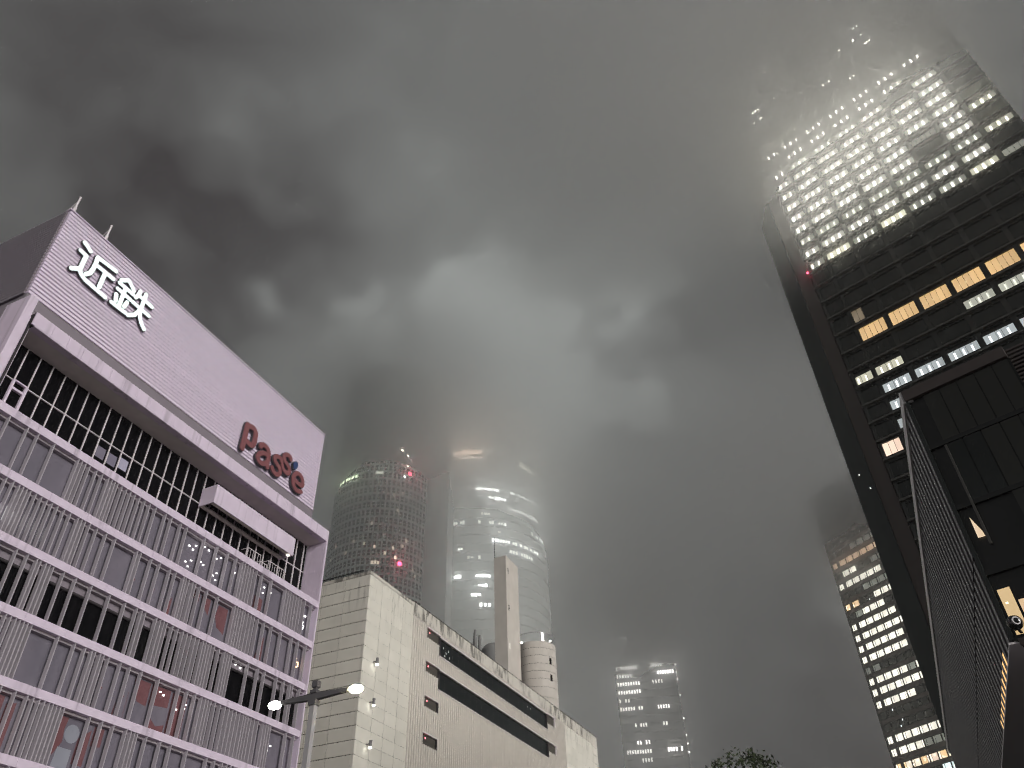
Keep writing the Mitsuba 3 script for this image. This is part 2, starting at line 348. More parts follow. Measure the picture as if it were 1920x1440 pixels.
for r, us in enumerate(ROWS):
    zt, zb = beams[r][0], beams[r + 1][1]
    dark = r == 2
    for u in us:
        part(st, 'fin', L, u, u + 0.065, 0.03, 0.36, zb + 0.005, zt - 0.008, 'fin_metal')
    ext = us + [-0.16]
    lo, run = zb + 0.01, []
    for a, b in zip(ext[:-1], ext[1:]):
        wide = b - a > 0.62
        mat = 'black_glass' if dark else 'film_glass'
        if wide:
            if not dark and b - a > 1.4:
                zm = lo + (zt - lo) * 0.56
                pane(st, 'pane', L, a + 0.09, b - 0.03, 0.655, zm + 0.03, zt - 0.17, mat); pane(st, 'pane', L, a + 0.09, b - 0.03, 0.655, lo, zm - 0.03, mat)
            elif not dark and 0.9 < b - a < 1.15 and rng.random() < 0.45:
                zm = lo + (zt - lo) * 0.60
                pane(st, 'pane', L, a + 0.09, b - 0.03, 0.655, zm + 0.04, zt - 0.17, mat)
                dw = pane(st, 'access_window', L, a + 0.16, b - 0.10, 0.645, lo, zm - 0.04, mat)
                c = (a + b) / 2 + 0.03
                MB().extrude(Polygon([(c - 0.11, zm - 0.35), (c + 0.11, zm - 0.35), (c, zm - 0.53)]), 0.632, 0.640).build('red_triangle', L, 'sign_red', dw)
            else:
                pane(st, 'pane', L, a + 0.09, b - 0.03, 0.655, lo, zt - 0.17, mat)
    if dark:
        MB().box(-33.2, -0.2, 0.66, 0.70, lo, zt).build('dark_glazing', L, 'black_glass', st)
        MB().tube([(-33.2, 0.56, zt - 0.75), (-0.2, 0.56, zt - 0.75)], 0.10, 10).build('duct', L, 'joint_dark', st, smooth=40)
        pane(st, 'ceiling_strip', L, -33.2, -0.2, 0.652, zt - 0.62, zt - 0.17, 'grey_board')
    else:
        MB().box(-33.2, -0.2, 0.66, 0.70, lo, zt - 0.1).build('infill_glazing', L, 'film_glass', st)
# window graphics: red fields with pale rounded shapes
def graphic(poly, mat, d):
    MB().extrude(poly, d, d + 0.004).build('window_print', L, mat, st)
def blob(*p, r=0.0): return Polygon(p).buffer(r)
graphic(blob((-18.1, 18.4), (-17.2, 18.3), (-17.2, 20.2), (-18.0, 19.3)), 'red_print', 0.646)
graphic(blob((-17.0, 21.2), (-15.6, 21.2), (-15.6, 19.7), (-16.4, 19.8), (-16.9, 20.6)), 'red_print', 0.646)
graphic(blob((-15.45, 21.25), (-13.75, 21.25), (-13.75, 20.1), (-15.45, 19.9)), 'red_print', 0.646)
graphic(blob((-15.4, 18.4), (-13.7, 18.4), (-13.7, 19.0), (-14.4, 18.75), (-15.1, 19.2)), 'red_print', 0.646)
graphic(blob((-13.55, 21.2), (-12.15, 21.2), (-12.15, 18.4), (-13.55, 18.4)), 'red_print', 0.646)
graphic(blob((-21.8, 17.55), (-20.9, 17.55), (-21.0, 16.9), (-20.9, 16.2), (-21.3, 15.4), (-21.8, 15.4)), 'red_print', 0.646)
graphic(Point(-20.4, 16.75).buffer(0.52).union(blob((-21.1, 15.9), (-20.1, 15.9), (-20.1, 14.7), (-21.2, 14.7))), 'pale_print', 0.642)
graphic(blob((-19.9, 16.6), (-19.1, 17.3), (-19.1, 15.2), (-19.9, 15.2)), 'red_print', 0.646)
graphic(blob((-18.95, 17.55), (-18.2, 17.55), (-18.2, 16.5), (-18.95, 16.4)), 'red_print', 0.646)
graphic(blob((-27.2, 17.55), (-25.3, 17.55), (-25.3, 14.8), (-26.6, 14.8), (-27.2, 16.0)), 'red_print', 0.646)
graphic(blob((-25.1, 17.2), (-24.5, 17.4), (-24.5, 14.8), (-25.1, 14.8)), 'red_print', 0.646)
graphic(blob((-16.3, 26.3), (-15.75, 27.4), (-15.75, 25.9), (-16.3, 25.8)), 'red_print', 0.646)
graphic(blob((-14.0, 28.7), (-13.3, 28.7), (-13.3, 28.0), (-13.9, 28.2)), 'red_print', 0.646)
graphic(blob((-11.2, 28.6), (-10.15, 28.6), (-10.15, 26.6), (-11.0, 26.9), (-11.35, 27.7)), 'red_print', 0.646)
graphic(blob((-6.4, 26.2), (-5.6, 28.1), (-5.6, 25.8), (-6.4, 25.8)), 'red_print', 0.646)
graphic(blob((-7.65, 30.9), (-6.6, 30.9), (-6.6, 29.5), (-7.65, 29.5)), 'red_print', 0.646)
graphic(blob((-13.1, 28.6), (-12.1, 28.65), (-12.1, 27.4), (-12.7, 27.9)), 'red_print', 0.646)
# small glowing boxes stand in for lights reflected in the glass
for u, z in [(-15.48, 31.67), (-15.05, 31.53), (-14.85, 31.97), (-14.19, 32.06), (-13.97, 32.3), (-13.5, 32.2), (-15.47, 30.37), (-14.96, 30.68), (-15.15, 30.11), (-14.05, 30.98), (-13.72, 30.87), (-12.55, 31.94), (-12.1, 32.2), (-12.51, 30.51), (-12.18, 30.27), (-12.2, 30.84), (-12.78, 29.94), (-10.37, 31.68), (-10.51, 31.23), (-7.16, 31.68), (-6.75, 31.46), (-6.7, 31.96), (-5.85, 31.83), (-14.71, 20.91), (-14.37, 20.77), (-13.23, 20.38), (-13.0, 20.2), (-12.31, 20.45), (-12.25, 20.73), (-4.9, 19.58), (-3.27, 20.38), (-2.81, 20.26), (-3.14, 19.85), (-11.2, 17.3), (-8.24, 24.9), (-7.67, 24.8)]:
    part(st, 'glass_glint', L, u - 0.07, u + 0.07, 0.58, 0.63, z - 0.03, z + 0.035 + rng.uniform(0, 0.06), 'lens_white', emit=(3.2, 3.2, 3.0))
MB().extrude(LineString([(-1.35, 31.55), (-0.95, 31.62)]).buffer(0.09).union(LineString([(-1.4, 31.05), (-1.15, 31.0), (-1.3, 30.75), (-1.0, 30.7), (-1.1, 30.4)]).buffer(0.05)), 0.57, 0.60).build('sign_reflection', L, 'lens_white', st, emit=(1.6, 1.6, 1.6))  # added glowing shape in place of a shop sign reflected in the glass
MB().extrude(LineString([(-1.4, 27.35), (-1.05, 27.45), (-1.0, 27.15), (-1.2, 26.98), (-1.42, 27.05)]).buffer(0.05).union(Point(-1.3, 27.7).buffer(0.06)), 0.57, 0.60).build('sign_reflection', L, 'lens_white', st, emit=(2.0, 1.15, 0.5), text='glowing shape added for an orange sign reflected in the glass')
# glowing panes added for a bright reflection across the second finned storey
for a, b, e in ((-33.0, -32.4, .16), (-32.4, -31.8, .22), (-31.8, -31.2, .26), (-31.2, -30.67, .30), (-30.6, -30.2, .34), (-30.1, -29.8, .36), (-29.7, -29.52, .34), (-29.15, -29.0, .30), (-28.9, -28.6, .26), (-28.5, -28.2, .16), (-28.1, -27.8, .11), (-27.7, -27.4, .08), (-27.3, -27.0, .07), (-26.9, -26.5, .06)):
    pane(st, 'reflection_pane', L, a + 0.05, b, 0.63, 26.6 + rng.uniform(-.1, .1), 27.55 + rng.uniform(-.15, .15), 'film_glass', emit=(1.6 * e, 1.6 * e, 1.55 * e))
# signboard box in front of the black glazing
sb = numbered(f'{st}__signboard')
bb = MB(); bb.box(-14.3, -3.9, 0.55, 0.62, 36.2, 37.9).box(-14.3, -14.2, 0.62, 2.16, 36.2, 37.9).box(-4.0, -3.9, 0.62, 2.16, 36.2, 37.9).box(-14.2, -4.0, 0.62, 2.16, 37.84, 37.9)
scene_key = bb.build('signboard_case', L, 'lavender_paint', st)
MB().box(-14.18, -4.02, 0.64, 1.0, 36.24, 36.34).box(-14.18, -4.02, 1.7, 2.1, 36.22, 36.34).box(-13.3, -4.9, 1.0, 1.7, 36.8, 36.9).build('signboard_underside', L, 'soffit_paint', st)
part(st, 'signboard_lamp', L, -4.4, -4.15, 0.7, 0.95, 36.1, 36.18, 'lens_white', emit=(1.5, 1.45, 1.3))
# terrace rails
for (a, b, zr) in ((-9.7, -8.1, 34.25), (-8.05, -7.2, 33.75), (-7.1, -5.0, 34.25)):
    m = MB(); m.box(a, b, 0.30, 0.34, zr - 0.05, zr).box(a, b, 0.30, 0.34, 33.24, 33.28)
    n = max(3, int((b - a) / 0.28))
    for k in range(n + 1): m.box(a + (b - a - .03) * k / n, a + (b - a - .03) * k / n + .03, 0.305, 0.335, 33.2, zr)
    m.box(a, a + .03, .34, 1.1, zr - .05, zr)
    m.build('terrace_rail', L, 'white_trim', st)
# roof masts with stays
for u in (-33.1, -29.9, ):
    m = MB().tube([(u, 2.9, 52.9), (u, 2.9, 53.9), (u, 2.9, 53.95), (u, 2.9, 55.1)], [0.13, 0.13, 0.08, 0.07]).tube([(u, 2.9, 54.8), (u - 0.2, 4.2, 52.9)], 0.025, 5).tube([(u, 2.9, 55.1), (u, 2.9, 55.22)], [.1, .1])
    m.build('roof_mast', L, 'white_trim', st, smooth=40)
# lettering
def sign_letters(prefix, strokes, w, mat, edge, d0, d1, emit=None, texts=None):
    for i, (lines, ww) in enumerate(strokes):
        p = unary_union([LineString(l).buffer(ww or w, cap_style=1, join_style=1) if not isinstance(l, Polygon) else l for l in lines])
        k = MB().extrude(p, d0, d1).build(prefix, L, mat, st, emit=emit, text=texts and texts[i])
        MB().extrude(p.buffer(0.05), d1, d1 + 0.16).build('return', L, edge, k)
kin = [[(-31.63, 50.76), (-31.27, 50.63), (-30.97, 50.45)], [(-31.65, 49.81), (-31.1, 49.77), (-31.1, 49.02), (-31.1, 48.34), (-31.07, 48.09), (-30.76, 47.83), (-30.34, 47.69), (-29.52, 47.66), (-28.42, 47.62)], [(-31.71, 47.72), (-31.39, 48.0), (-31.12, 48.31)], [(-30.23, 50.46), (-29.32, 50.56), (-28.44, 50.62)], [(-30.23, 50.46), (-30.18, 49.8), (-30.19, 49.13), (-30.28, 48.59), (-30.54, 48.21)], [(-30.06, 49.72), (-29.28, 49.73), (-28.41, 49.74)], [(-29.18, 49.68), (-29.19, 48.89), (-29.18, 48.05)]]
tet = [[(-27.73, 50.27), (-27.16, 50.80), (-26.79, 50.56), (-26.41, 50.25)], [(-27.78, 49.9), (-27.09, 49.9), (-26.38, 49.88)], [(-27.75, 49.26), (-27.12, 49.24), (-26.4, 49.21)], [(-27.15, 49.77), (-27.13, 48.89), (-27.1, 47.72)], [(-27.68, 48.67), (-27.53, 48.09)], [(-26.58, 48.74), (-26.69, 48.15)], [(-27.8, 47.67), (-27.05, 47.69), (-26.43, 47.72)], [(-25.86, 50.7), (-25.9, 50.22), (-26.06, 49.82)], [(-25.84, 50.24), (-25.14, 50.24), (-24.4, 50.2)], [(-26.15, 49.2), (-25.27, 49.18), (-24.39, 49.16)], [(-25.29, 50.89), (-25.27, 49.55), (-25.32, 48.93), (-25.61, 48.18), (-26.14, 47.7)], [(-25.22, 48.86), (-25.06, 48.34), (-24.77, 47.96), (-24.39, 47.64)]]
sign_letters('sign_character', [(kin, None), (tet, None)], 0.175, 'sign_white', 'sign_edge', 2.08, 2.14, emit=(0.62, 0.80, 0.76), texts=['white lit character, first of the two on the sign wall', 'white lit character, second of the two on the sign wall'])
def smooth_line(p, n=8):
    p = np.array(p, float); t = np.arange(len(p))
    from scipy.interpolate import CubicSpline
    return [tuple(x) for x in CubicSpline(t, p)(np.linspace(0, len(p) - 1, (len(p) - 1) * n + 1))]
pas = [([[(-11.26, 46.6), (-11.28, 43.95)], smooth_line([(-11.24, 46.5), (-10.54, 46.7), (-10.1, 46.45), (-10.0, 45.72), (-10.1, 45.05), (-10.5, 44.85), (-11.1, 44.95)])], .27),
       ([smooth_line([(-9.1, 45.5), (-8.95, 45.8), (-8.4, 45.88), (-7.95, 45.55), (-7.85, 44.9), (-7.75, 43.98)]), smooth_line([(-7.94, 45.1), (-8.8, 44.95), (-9.2, 44.35), (-8.9, 43.95), (-8.45, 43.95), (-7.95, 44.4)])], .24),
       ([smooth_line([(-6.05, 45.65), (-6.5, 45.88), (-7.0, 45.6), (-6.85, 45.15), (-6.25, 44.85), (-6.0, 44.4), (-6.3, 44.0), (-6.8, 44.0), (-7.14, 44.3)])], .23),
       ([smooth_line([(-4.85, 46.6), (-5.3, 46.85), (-5.8, 46.5), (-5.65, 46.0), (-5.05, 45.7), (-4.75, 45.25), (-5.0, 44.92), (-5.5, 44.95), (-5.85, 45.3)])], .23),
       ([Polygon(smooth_line([(-4.34, 46.55), (-3.95, 46.85), (-3.72, 46.5), (-4.0, 45.95), (-4.28, 46.1), (-4.34, 46.55)]))], .1),
       ([smooth_line([(-3.9, 44.8), (-3.2, 44.75), (-2.65, 44.85), (-2.65, 45.35), (-3.1, 45.75), (-3.65, 45.7), (-4.0, 45.2), (-4.0, 44.6), (-3.7, 44.1), (-3.2, 43.95), (-2.65, 44.15)])], .23)]
for i, (s_, w) in enumerate(pas):
    sign_letters('sign_letter', [(s_, w)], w, 'sign_blue' if i == 4 else 'sign_red', 'sign_edge', 1.98, 2.10,
                 texts=['blue drop-shaped accent of the sign' if i == 4 else f'red letter {"passee"[i] if i < 4 else "e"} of the sign' ])

# maroon neighbour beyond the store's left end
mb_ = thing('neighbouring_building', 'dark maroon panelled building glimpsed behind the left pillar of the lavender store', 'building')
MB().box(-52, -35.4, 3.5, 16, 0, 40.2).build('wall', L, 'grey_board', mb_)
MB().box(-51, -35.3, 3.0, 3.45, 38.0, 41.6).build('maroon_panel', L, 'maroon_panel', mb_)

# ------------------------------------------------------------------ pale stone store (centre)
ms = thing('stone_store', 'pale stone-panelled store with ribbed wall and two black window strips', 'building')
MB().box(0.06, 66.5, 0.06, 40, 0, 39.5).build('core_wall', M, 'stone_joint', ms)
CP = 1.24
def course(k): return 39.36 - CP * (k + 1), 39.36 - CP * k
for k in range(18):
    z0, z1 = course(k)
    for c in range(4):
        part(ms, 'stone_panel', M, 0.36 + 2.1 * c, 0.36 + 2.1 * (c + 1) - 0.05, 0.0, 0.055, z0 + 0.025, z1 - 0.025, 'stone_panel', tilt=0.05)
    for c in range(5):
        part(ms, 'stone_panel', M, 52.3 + 2.4 * c, 52.3 + 2.4 * (c + 1) - 0.03, 0.0, 0.055, z0 + 0.025, z1 - 0.025, 'stone_panel', tilt=0.05)
    part(ms, 'corner_stone', M, 0.0, 0.34, 0.0, 0.30, z0 + 0.035, z1 - 0.035, 'stone_panel')
    part(ms, 'corner_stone', M, 64.32, 66.6, 0.0, 0.30, z0 + 0.035, z1 - 0.035, 'stone_panel')
    for c in range(8):
        part(ms, 'side_panel', M, 0.0, 0.055, 0.32 + 2.72 * c, 0.32 + 2.72 * (c + 1) - 0.05, z0 + 0.035, z1 - 0.035, 'stone_panel')
MB().box(-0.02, 8.6, -0.03, 0.5, 39.37, 39.72).box(-0.02, 0.5, 0.5, 22, 39.37, 39.72).build('coping', M, 'stone_parapet', ms)
MB().box(8.62, 66.6, -0.02, 0.4, 38.35, 39.85).box(66.2, 66.62, 0.4, 20, 38.35, 39.85).build('parapet', M, 'stone_parapet', ms)
MB().box(8.6, 66.6, -0.05, 0.45, 39.86, 39.93).build('parapet_cap', M, 'joint_dark', ms)
# ribbed wall with openings
wins = [(37.96, 36.9), (34.19, 33.15), (30.5, 29.45), (26.75, 25.7)]
strips = [(35.75, 37.78), (32.0, 34.08)]
rw = MB()
rw.box(8.65, 11.6, .03, .058, 0, 38.34)
zs = [38.34] + [v for w in wins for v in w] + [0]
for a, b in zip(zs[0::2], zs[1::2]): rw.box(11.6, 14.6, .03, .058, b, a)
zs = [38.34, 37.78, 35.75, 34.08, 32.0, 0]
for a, b in zip(zs[0::2], zs[1::2]): rw.box(14.6, 45.6, .03, .058, b, a)
zs = [38.34, 37.93, 36.7, 34.12, 32.95, 0]
for a, b in zip(zs[0::2], zs[1::2]): rw.box(45.6, 48.6, .03, .058, b, a)
rw.box(48.6, 52.28, .03, .058, 0, 38.34)
rw.build('ribbed_wall', M, 'stone_panel', ms)
k = 0; u = 8.72
while u < 52.25:
    if 11.5 < u < 14.6: cuts = [v for w in wins for v in w]
    elif 14.6 < u < 45.5: cuts = [37.78, 35.75, 34.08, 32.0]
    elif 45.5 < u < 48.6: cuts = [37.93, 36.7, 34.12, 32.95]
    else: cuts = []
    zs = [38.33] + cuts + [8.0]
    m = MB()
    for a, b in zip(zs[0::2], zs[1::2]): m.box(u, u + 0.13, -0.13, 0.03, b, a)
    m.build('rib', M, 'stone_rib', ms)
    u += 0.463
for z in (33.6, 29.9, 26.1, 22.4):
    MB().box(8.66, 14.55, .022, .03, z, z + .03).build('course_line', M, 'stone_joint', ms)
for z1, z0 in wins:
    w = numbered(f'{ms}__window'); used[w] = 1
    scene[w] = mikit.ply((M.world([[11.66, 0.07, z0], [14.56, 0.07, z0], [14.56, 0.07, z1], [11.66, 0.07, z1]]), np.array([[0, 2, 1], [0, 3, 2]])), 'black_glass')
    part(w, 'head_trim', M, 11.55, 14.66, -0.16, 0.03, z1, z1 + 0.09, 'white_trim')
    part(w, 'frame', M, 14.5, 14.62, -0.12, 0.06, z0, z1, 'joint_dark')
    part(w, 'emergency_lamp', M, 12.35, 12.52, 0.02, 0.06, z1 - 0.42, z1 - 0.26, 'lens_white', emit=(3.2, 0.25, 0.45), text='red emergency lamp in the window')
    pane(w, 'dim_room', M, 11.7, 14.2, 0.066, z0, z0 + 0.55, 'film_glass', emit=(0.02, 0.012, 0.013))
for z1, z0 in ((37.93, 36.7), (34.12, 32.95)):
    w = pane(ms, 'window', M, 45.7, 48.5, 0.07, z0, z1, 'black_glass')
    part(w, 'head_trim', M, 45.6, 48.7, -0.16, 0.03, z1, z1 + 0.09, 'white_trim')
    part(w, 'frame', M, 48.5, 48.62, -0.14, 0.06, z0, z1, 'white_trim')
for z0, z1 in strips:
    sp = numbered(f'{ms}__strip_window'); used[sp] = 1
    n = 20
    scene[sp] = MB().box(14.7, 45.5, 0.09, 0.10, z0, z1) and None
    del scene[sp]
    for k in range(n):
        a = 14.72 + 30.8 * k / n
        pane(ms, 'strip_pane', M, a + 0.02, a + 30.8 / n - 0.02, 0.055, z0, z1, 'strip_glass')
    MB().box(14.6, 45.6, -0.17, 0.0, z1, z1 + 0.09).build('strip_head', M, 'white_trim', ms)
    MB().box(14.6, 45.6, -0.15, 0.05, z0 - 0.05, z0).build('strip_sill', M, 'white_trim', ms)
    MB().box(14.6, 14.75, -0.16, 0.05, z0, z1).box(45.45, 45.6, -0.16, 0.05, z0, z1).build('strip_jamb', M, 'joint_dark', ms)
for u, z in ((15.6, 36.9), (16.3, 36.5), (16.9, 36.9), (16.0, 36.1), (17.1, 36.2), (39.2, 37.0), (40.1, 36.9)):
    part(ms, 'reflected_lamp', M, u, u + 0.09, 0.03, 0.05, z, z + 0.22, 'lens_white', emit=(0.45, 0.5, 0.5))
# rooftop louvre along the left return
m = MB(); m.box(0.5, 0.6, 1.3, 20, 39.7, 39.8).box(0.5, 0.6, 1.3, 20, 40.25, 40.33)
for k in range(60): m.box(0.52, 0.58, 1.3 + k * .31, 1.34 + k * .31, 39.7, 40.3)
m.box(0.7, 0.74, 1.4, 20, 39.7, 40.2)
m.build('roof_screen', M, 'ink_metal', ms)
for u in (19.5, 22.5, 26, 34, 41):
    MB().mesh(trimesh.creation.icosphere(2, 0.55).apply_scale([1.8, 1.0, 0.75]).apply_translation([u, 0.9, 40.0])).build('roof_vent', M, 'ink_metal', ms, smooth=40)
# wall floodlights on the corner bay
for z in (30.5, 26.66, 22.9):
    fl = thing('wall_spotlight', {30.5: 'topmost of the cylinder spotlights on the corner of the stone store', 26.66: 'cylinder spotlight on the stone store just below the bright street lamp', 22.9: 'lowest of the cylinder spotlights on the corner of the stone store'}[z], 'spotlight', 'spotlights on the stone store corner')
    MB().tube([(1.85, -0.45, z), (1.85, -0.45, z + 0.62)], 0.14, 16).build('barrel', M, 'pole_paint', fl, smooth=40)
    MB().box(1.80, 1.90, -0.45, 0.05, z + 0.28, z + 0.36).build('bracket', M, 'pole_paint', fl)
    MB().mesh(trimesh.creation.icosphere(2, 0.15).apply_scale([1, 1, .8]).apply_translation([1.85, -0.45, z])).build('lens', M, 'lens_white', fl, emit=(10, 10, 9), smooth=40)

# chimney tower and tank tower standing on the stone store
ch = thing('chimney_tower', 'tall square concrete chimney shaft with a thin antenna on the store roof', 'tower')
C = Frame(-2.0066, 115.9826, 66.2425, (-0.915, 0.403))
MB().box(0.0, 2.15, 0.0, 2.12, 39.0, 62.85).box(2.17, 4.66, 0.0, 2.12, 39.0, 62.85).box(2.14, 2.18, 0.02, 2.1, 39, 62.8).build('shaft', C, 'concrete_grey', ch)
for z in (60.46, 54.15):
    pane(ch, 'window', C, 0.62, 0.92, -0.02, z - 0.45, z + 0.45, 'black_glass')
pane(ch, 'window', C, 0.60, 0.86, -0.02, 47.65, 48.5, 'lens_white', emit=(0.9, 0.85, 0.75), text='small lit window low on the shaft')
MB().tube([(0.1, 2.0, 62.85), (0.1, 2.0, 66.6)], [0.06, 0.03], 6).build('antenna', C, 'ink_metal', ch)
tk = thing('tank_tower', 'round concrete tank tower with grooved rings and a glass guard rail', 'tower')
K = Frame(2.30, 124.1, 66.2425, (-0.915, 0.403))
zr = [39.0, 40.6, 41.9, 43.44, 44.67, 45.82, 46.98, 48.25, 49.45, 50.5]
for a, b in zip(zr[:-1], zr[1:]):
    MB().mesh(ring_wall(2.9, 3.15, a + .03, b - .03, seg=64)).build('ring', K, 'concrete_grey', tk, smooth=40)
MB().mesh(ring_wall(2.6, 3.09, 39, 50.45, seg=64)).mesh(trimesh.creation.cylinder(3.0, 0.1, sections=64).apply_translation([0, 0, 50.4])).build('drum', K, 'stone_joint', tk, smooth=40)
MB().mesh(ring_wall(3.05, 3.08, 50.55, 51.9, seg=64)).build('guard', K, 'guard_glass', tk, smooth=40)
MB().mesh(ring_wall(3.03, 3.10, 51.9, 51.98, seg=64)).build('guard_rail', K, 'pole_bright', tk, smooth=40)
# windows sit on the drum where they face the street
KX = Frame(2.30, 124.1, 0, (0, 1))
for ang, z in ((-47, 47.5), (-47, 44.9)):
    a = math.radians(ang)
    m = trimesh.creation.box([0.42, 0.12, 0.95]); m.apply_transform(trimesh.transformations.rotation_matrix(a + math.pi / 2, [0, 0, 1])); m.apply_translation([3.14 * math.cos(a), 3.14 * math.sin(a), z])
    MB().mesh(m).build('window', KX, 'black_glass', tk)
lp = MB().mesh(trimesh.creation.icosphere(2, 0.16).apply_translation([2.3, -1.9, 50.85])).build('roof_lamp', KX, 'lens_white', tk, emit=(26, 26, 23), text='bright lamp behind the guard')
lp2 = MB().mesh(trimesh.creation.icosphere(2, 0.16).apply_translation([-2.2, -1.9, 50.75])).build('roof_lamp', KX, 'lens_white', tk, emit=(8, 8, 7.2))
an = thing('roof_annex', 'low plain concrete annex beside the foot of the tank tower', 'building')
MB().box(2.0, 6.2, 0.0, 6.0, 39, 41.0).box(0.2, 3.6, 1.2, 5.0, 41.0, 44.0).build('wall', Frame(4.4, 121.9, 66.2425, (-0.915, 0.403)), 'concrete_grey', an)
v_ = thing('roof_cowl', 'taller of two slender tapering vent cowls on the roof', 'vent')
MB().tube([(-7.75, 129.8, 52), (-7.75, 129.8, 54), (-7.75, 129.8, 56.3)], [0.42, 0.36, 0.2], 10).tube([(-7.75, 129.8, 39), (-7.75, 129.8, 52)], .42, 10).build('pipe', WORLD, 'haze_wall', v_, smooth=50)
v_ = thing('roof_cowl', 'shorter of two slender tapering vent cowls on the roof', 'vent')
MB().tube([(-6.96, 129.8, 52), (-6.96, 129.8, 55.3)], [0.3, 0.22], 10).tube([(-6.96, 129.8, 39), (-6.96, 129.8, 52)], .3, 10).build('pipe', WORLD, 'haze_wall', v_, smooth=50)
dm = thing('roof_plant', 'rounded plant housing half hidden behind the chimney shaft', 'plant room')
MB().mesh(trimesh.creation.icosphere(3, 2.0).apply_scale([1.1, 1, 0.75]).apply_translation([-4.6, 131.5, 53.0])).tube([(-4.6, 131.5, 39), (-4.6, 131.5, 53)], 2.1, 20).build('housing', WORLD, 'haze_wall', dm, smooth=50)

# ------------------------------------------------------------------ dark office tower (right)
tw = thing('office_tower', 'very tall dark office tower with rows of lit windows fading into cloud', 'tower')
MB().box(-49.5, 0.25, 0.5, 42, 0, 244).build('core', TW, 'bronze_metal', tw)
MB().box(0.55, 3.4, 1.0, 40, 0, 240).build('corner_pier', TW, 'brown_metal', tw)
MB().box(3.42, 7.0, 0.6, 40, 0, 240).build('side_pier', TW, 'ink_metal', tw)
MB().box(0.26, 0.54, 1.6, 40, 0, 240).build('corner_slot', TW, 'fin_gap', tw)
floors = [37.0, 41.5, 46.0, 50.5, 55.0, 59.5, 64.0, 68.5, 72.2, 76.4, 80.7, 85.2, 89.5, 93.9, 98.2, 102.7, 107.4, 112.1, 117.4, 122.5, 127.6, 132.6] + [137.5 + 4.32 * n for n in range(25)]
bays = [(-3.9, -0.5)] + [(-10.15 - 6.45 * k, -4.75 - 6.45 * k) for k in range(7)]
YEL, WHI, COO, ORG, PAL = (1.0, 0.97, 0.72), (1.0, 0.97, 0.84), (0.80, 0.90, 0.93), (0.80, 0.49, 0.19), (0.42, 0.43, 0.35)
def sc(c, k): return tuple(x * k for x in c)
lit = {}
for k in range(1, 8): lit[112.1, k] = (ORG, 0.85, 0)
for k in range(4, 8): lit[107.4, k] = (PAL, 1.3, 1)
for k in range(1, 8): lit[98.2, k] = (COO, 0.62, 2)
for k in (0, 1): lit[102.7, k] = (YEL, 0.75, 2)
lit[117.4, 1] = (ORG, 0.13, 9)
lit[93.9, 1] = (COO, 0.7, 2); lit[89.5, 1] = (COO, .6, 2); lit[85.2, 0] = ((1.0, .72, .55), 1.0, 0)
F0 = [floors[22 + n] for n in range(25)]
for k, (c, e, t) in {0: (PAL, .35, 1), 1: (YEL, 1.3, 2), 2: (PAL, .28, 1), 3: (YEL, 1.3, 2), 4: (PAL, .22, 1), 5: (PAL, .85, 1), 6: (YEL, .8, 2), 7: (PAL, .4, 0)}.items(): lit[F0[0], k] = (c, e, t)
for k in range(0, 7): lit[F0[1], k] = (WHI, 0.95, 2)
for k in range(0, 7): lit[F0[2], k] = (PAL, 0.55, 1)
lit[F0[2], 7] = (YEL, .7, 2)
for k in (0, 1, 2, 3, 4, 6): lit[F0[3], k] = (WHI, 1.0, 2)
for k in (0, 1, 2, 3, 4, 5, 6): lit[F0[4], k] = (WHI, 1.0 if k < 5 else .25, 2 if k != 5 else 0)
lit[F0[4], 7] = (YEL, .35, 1)
for n in (5, 6):
    for k in range(7): lit[F0[n], k] = (WHI, 0.95, 2)
for k in (0, 1, 2, 3, 4, 5, 6): lit[F0[7], k] = (WHI, 0.8, 1)
for k in (0, 1, 2, 3, 4, 6): lit[F0[8], k] = (WHI, 0.9, 2)
for k in (1, 2, 3, 4, 5): lit[F0[9], k] = (WHI, 0.9, 2)
for k in range(7): lit[F0[10], k] = (WHI, 0.9, 2)
for k in (0, 1): lit[F0[11], k] = (YEL, 1.1, 0)
for (n, k, e) in ((14, 0, .5), (15, 0, .9), (15, 1, .9), (15, 4, 1.2), (15, 5, 1.5), (16, 5, 1.0), (18, 1, .9), (13, 3, .5), (14, 5, .5), (12, 4, .6)): lit[F0[n], k] = (WHI, e, 3)
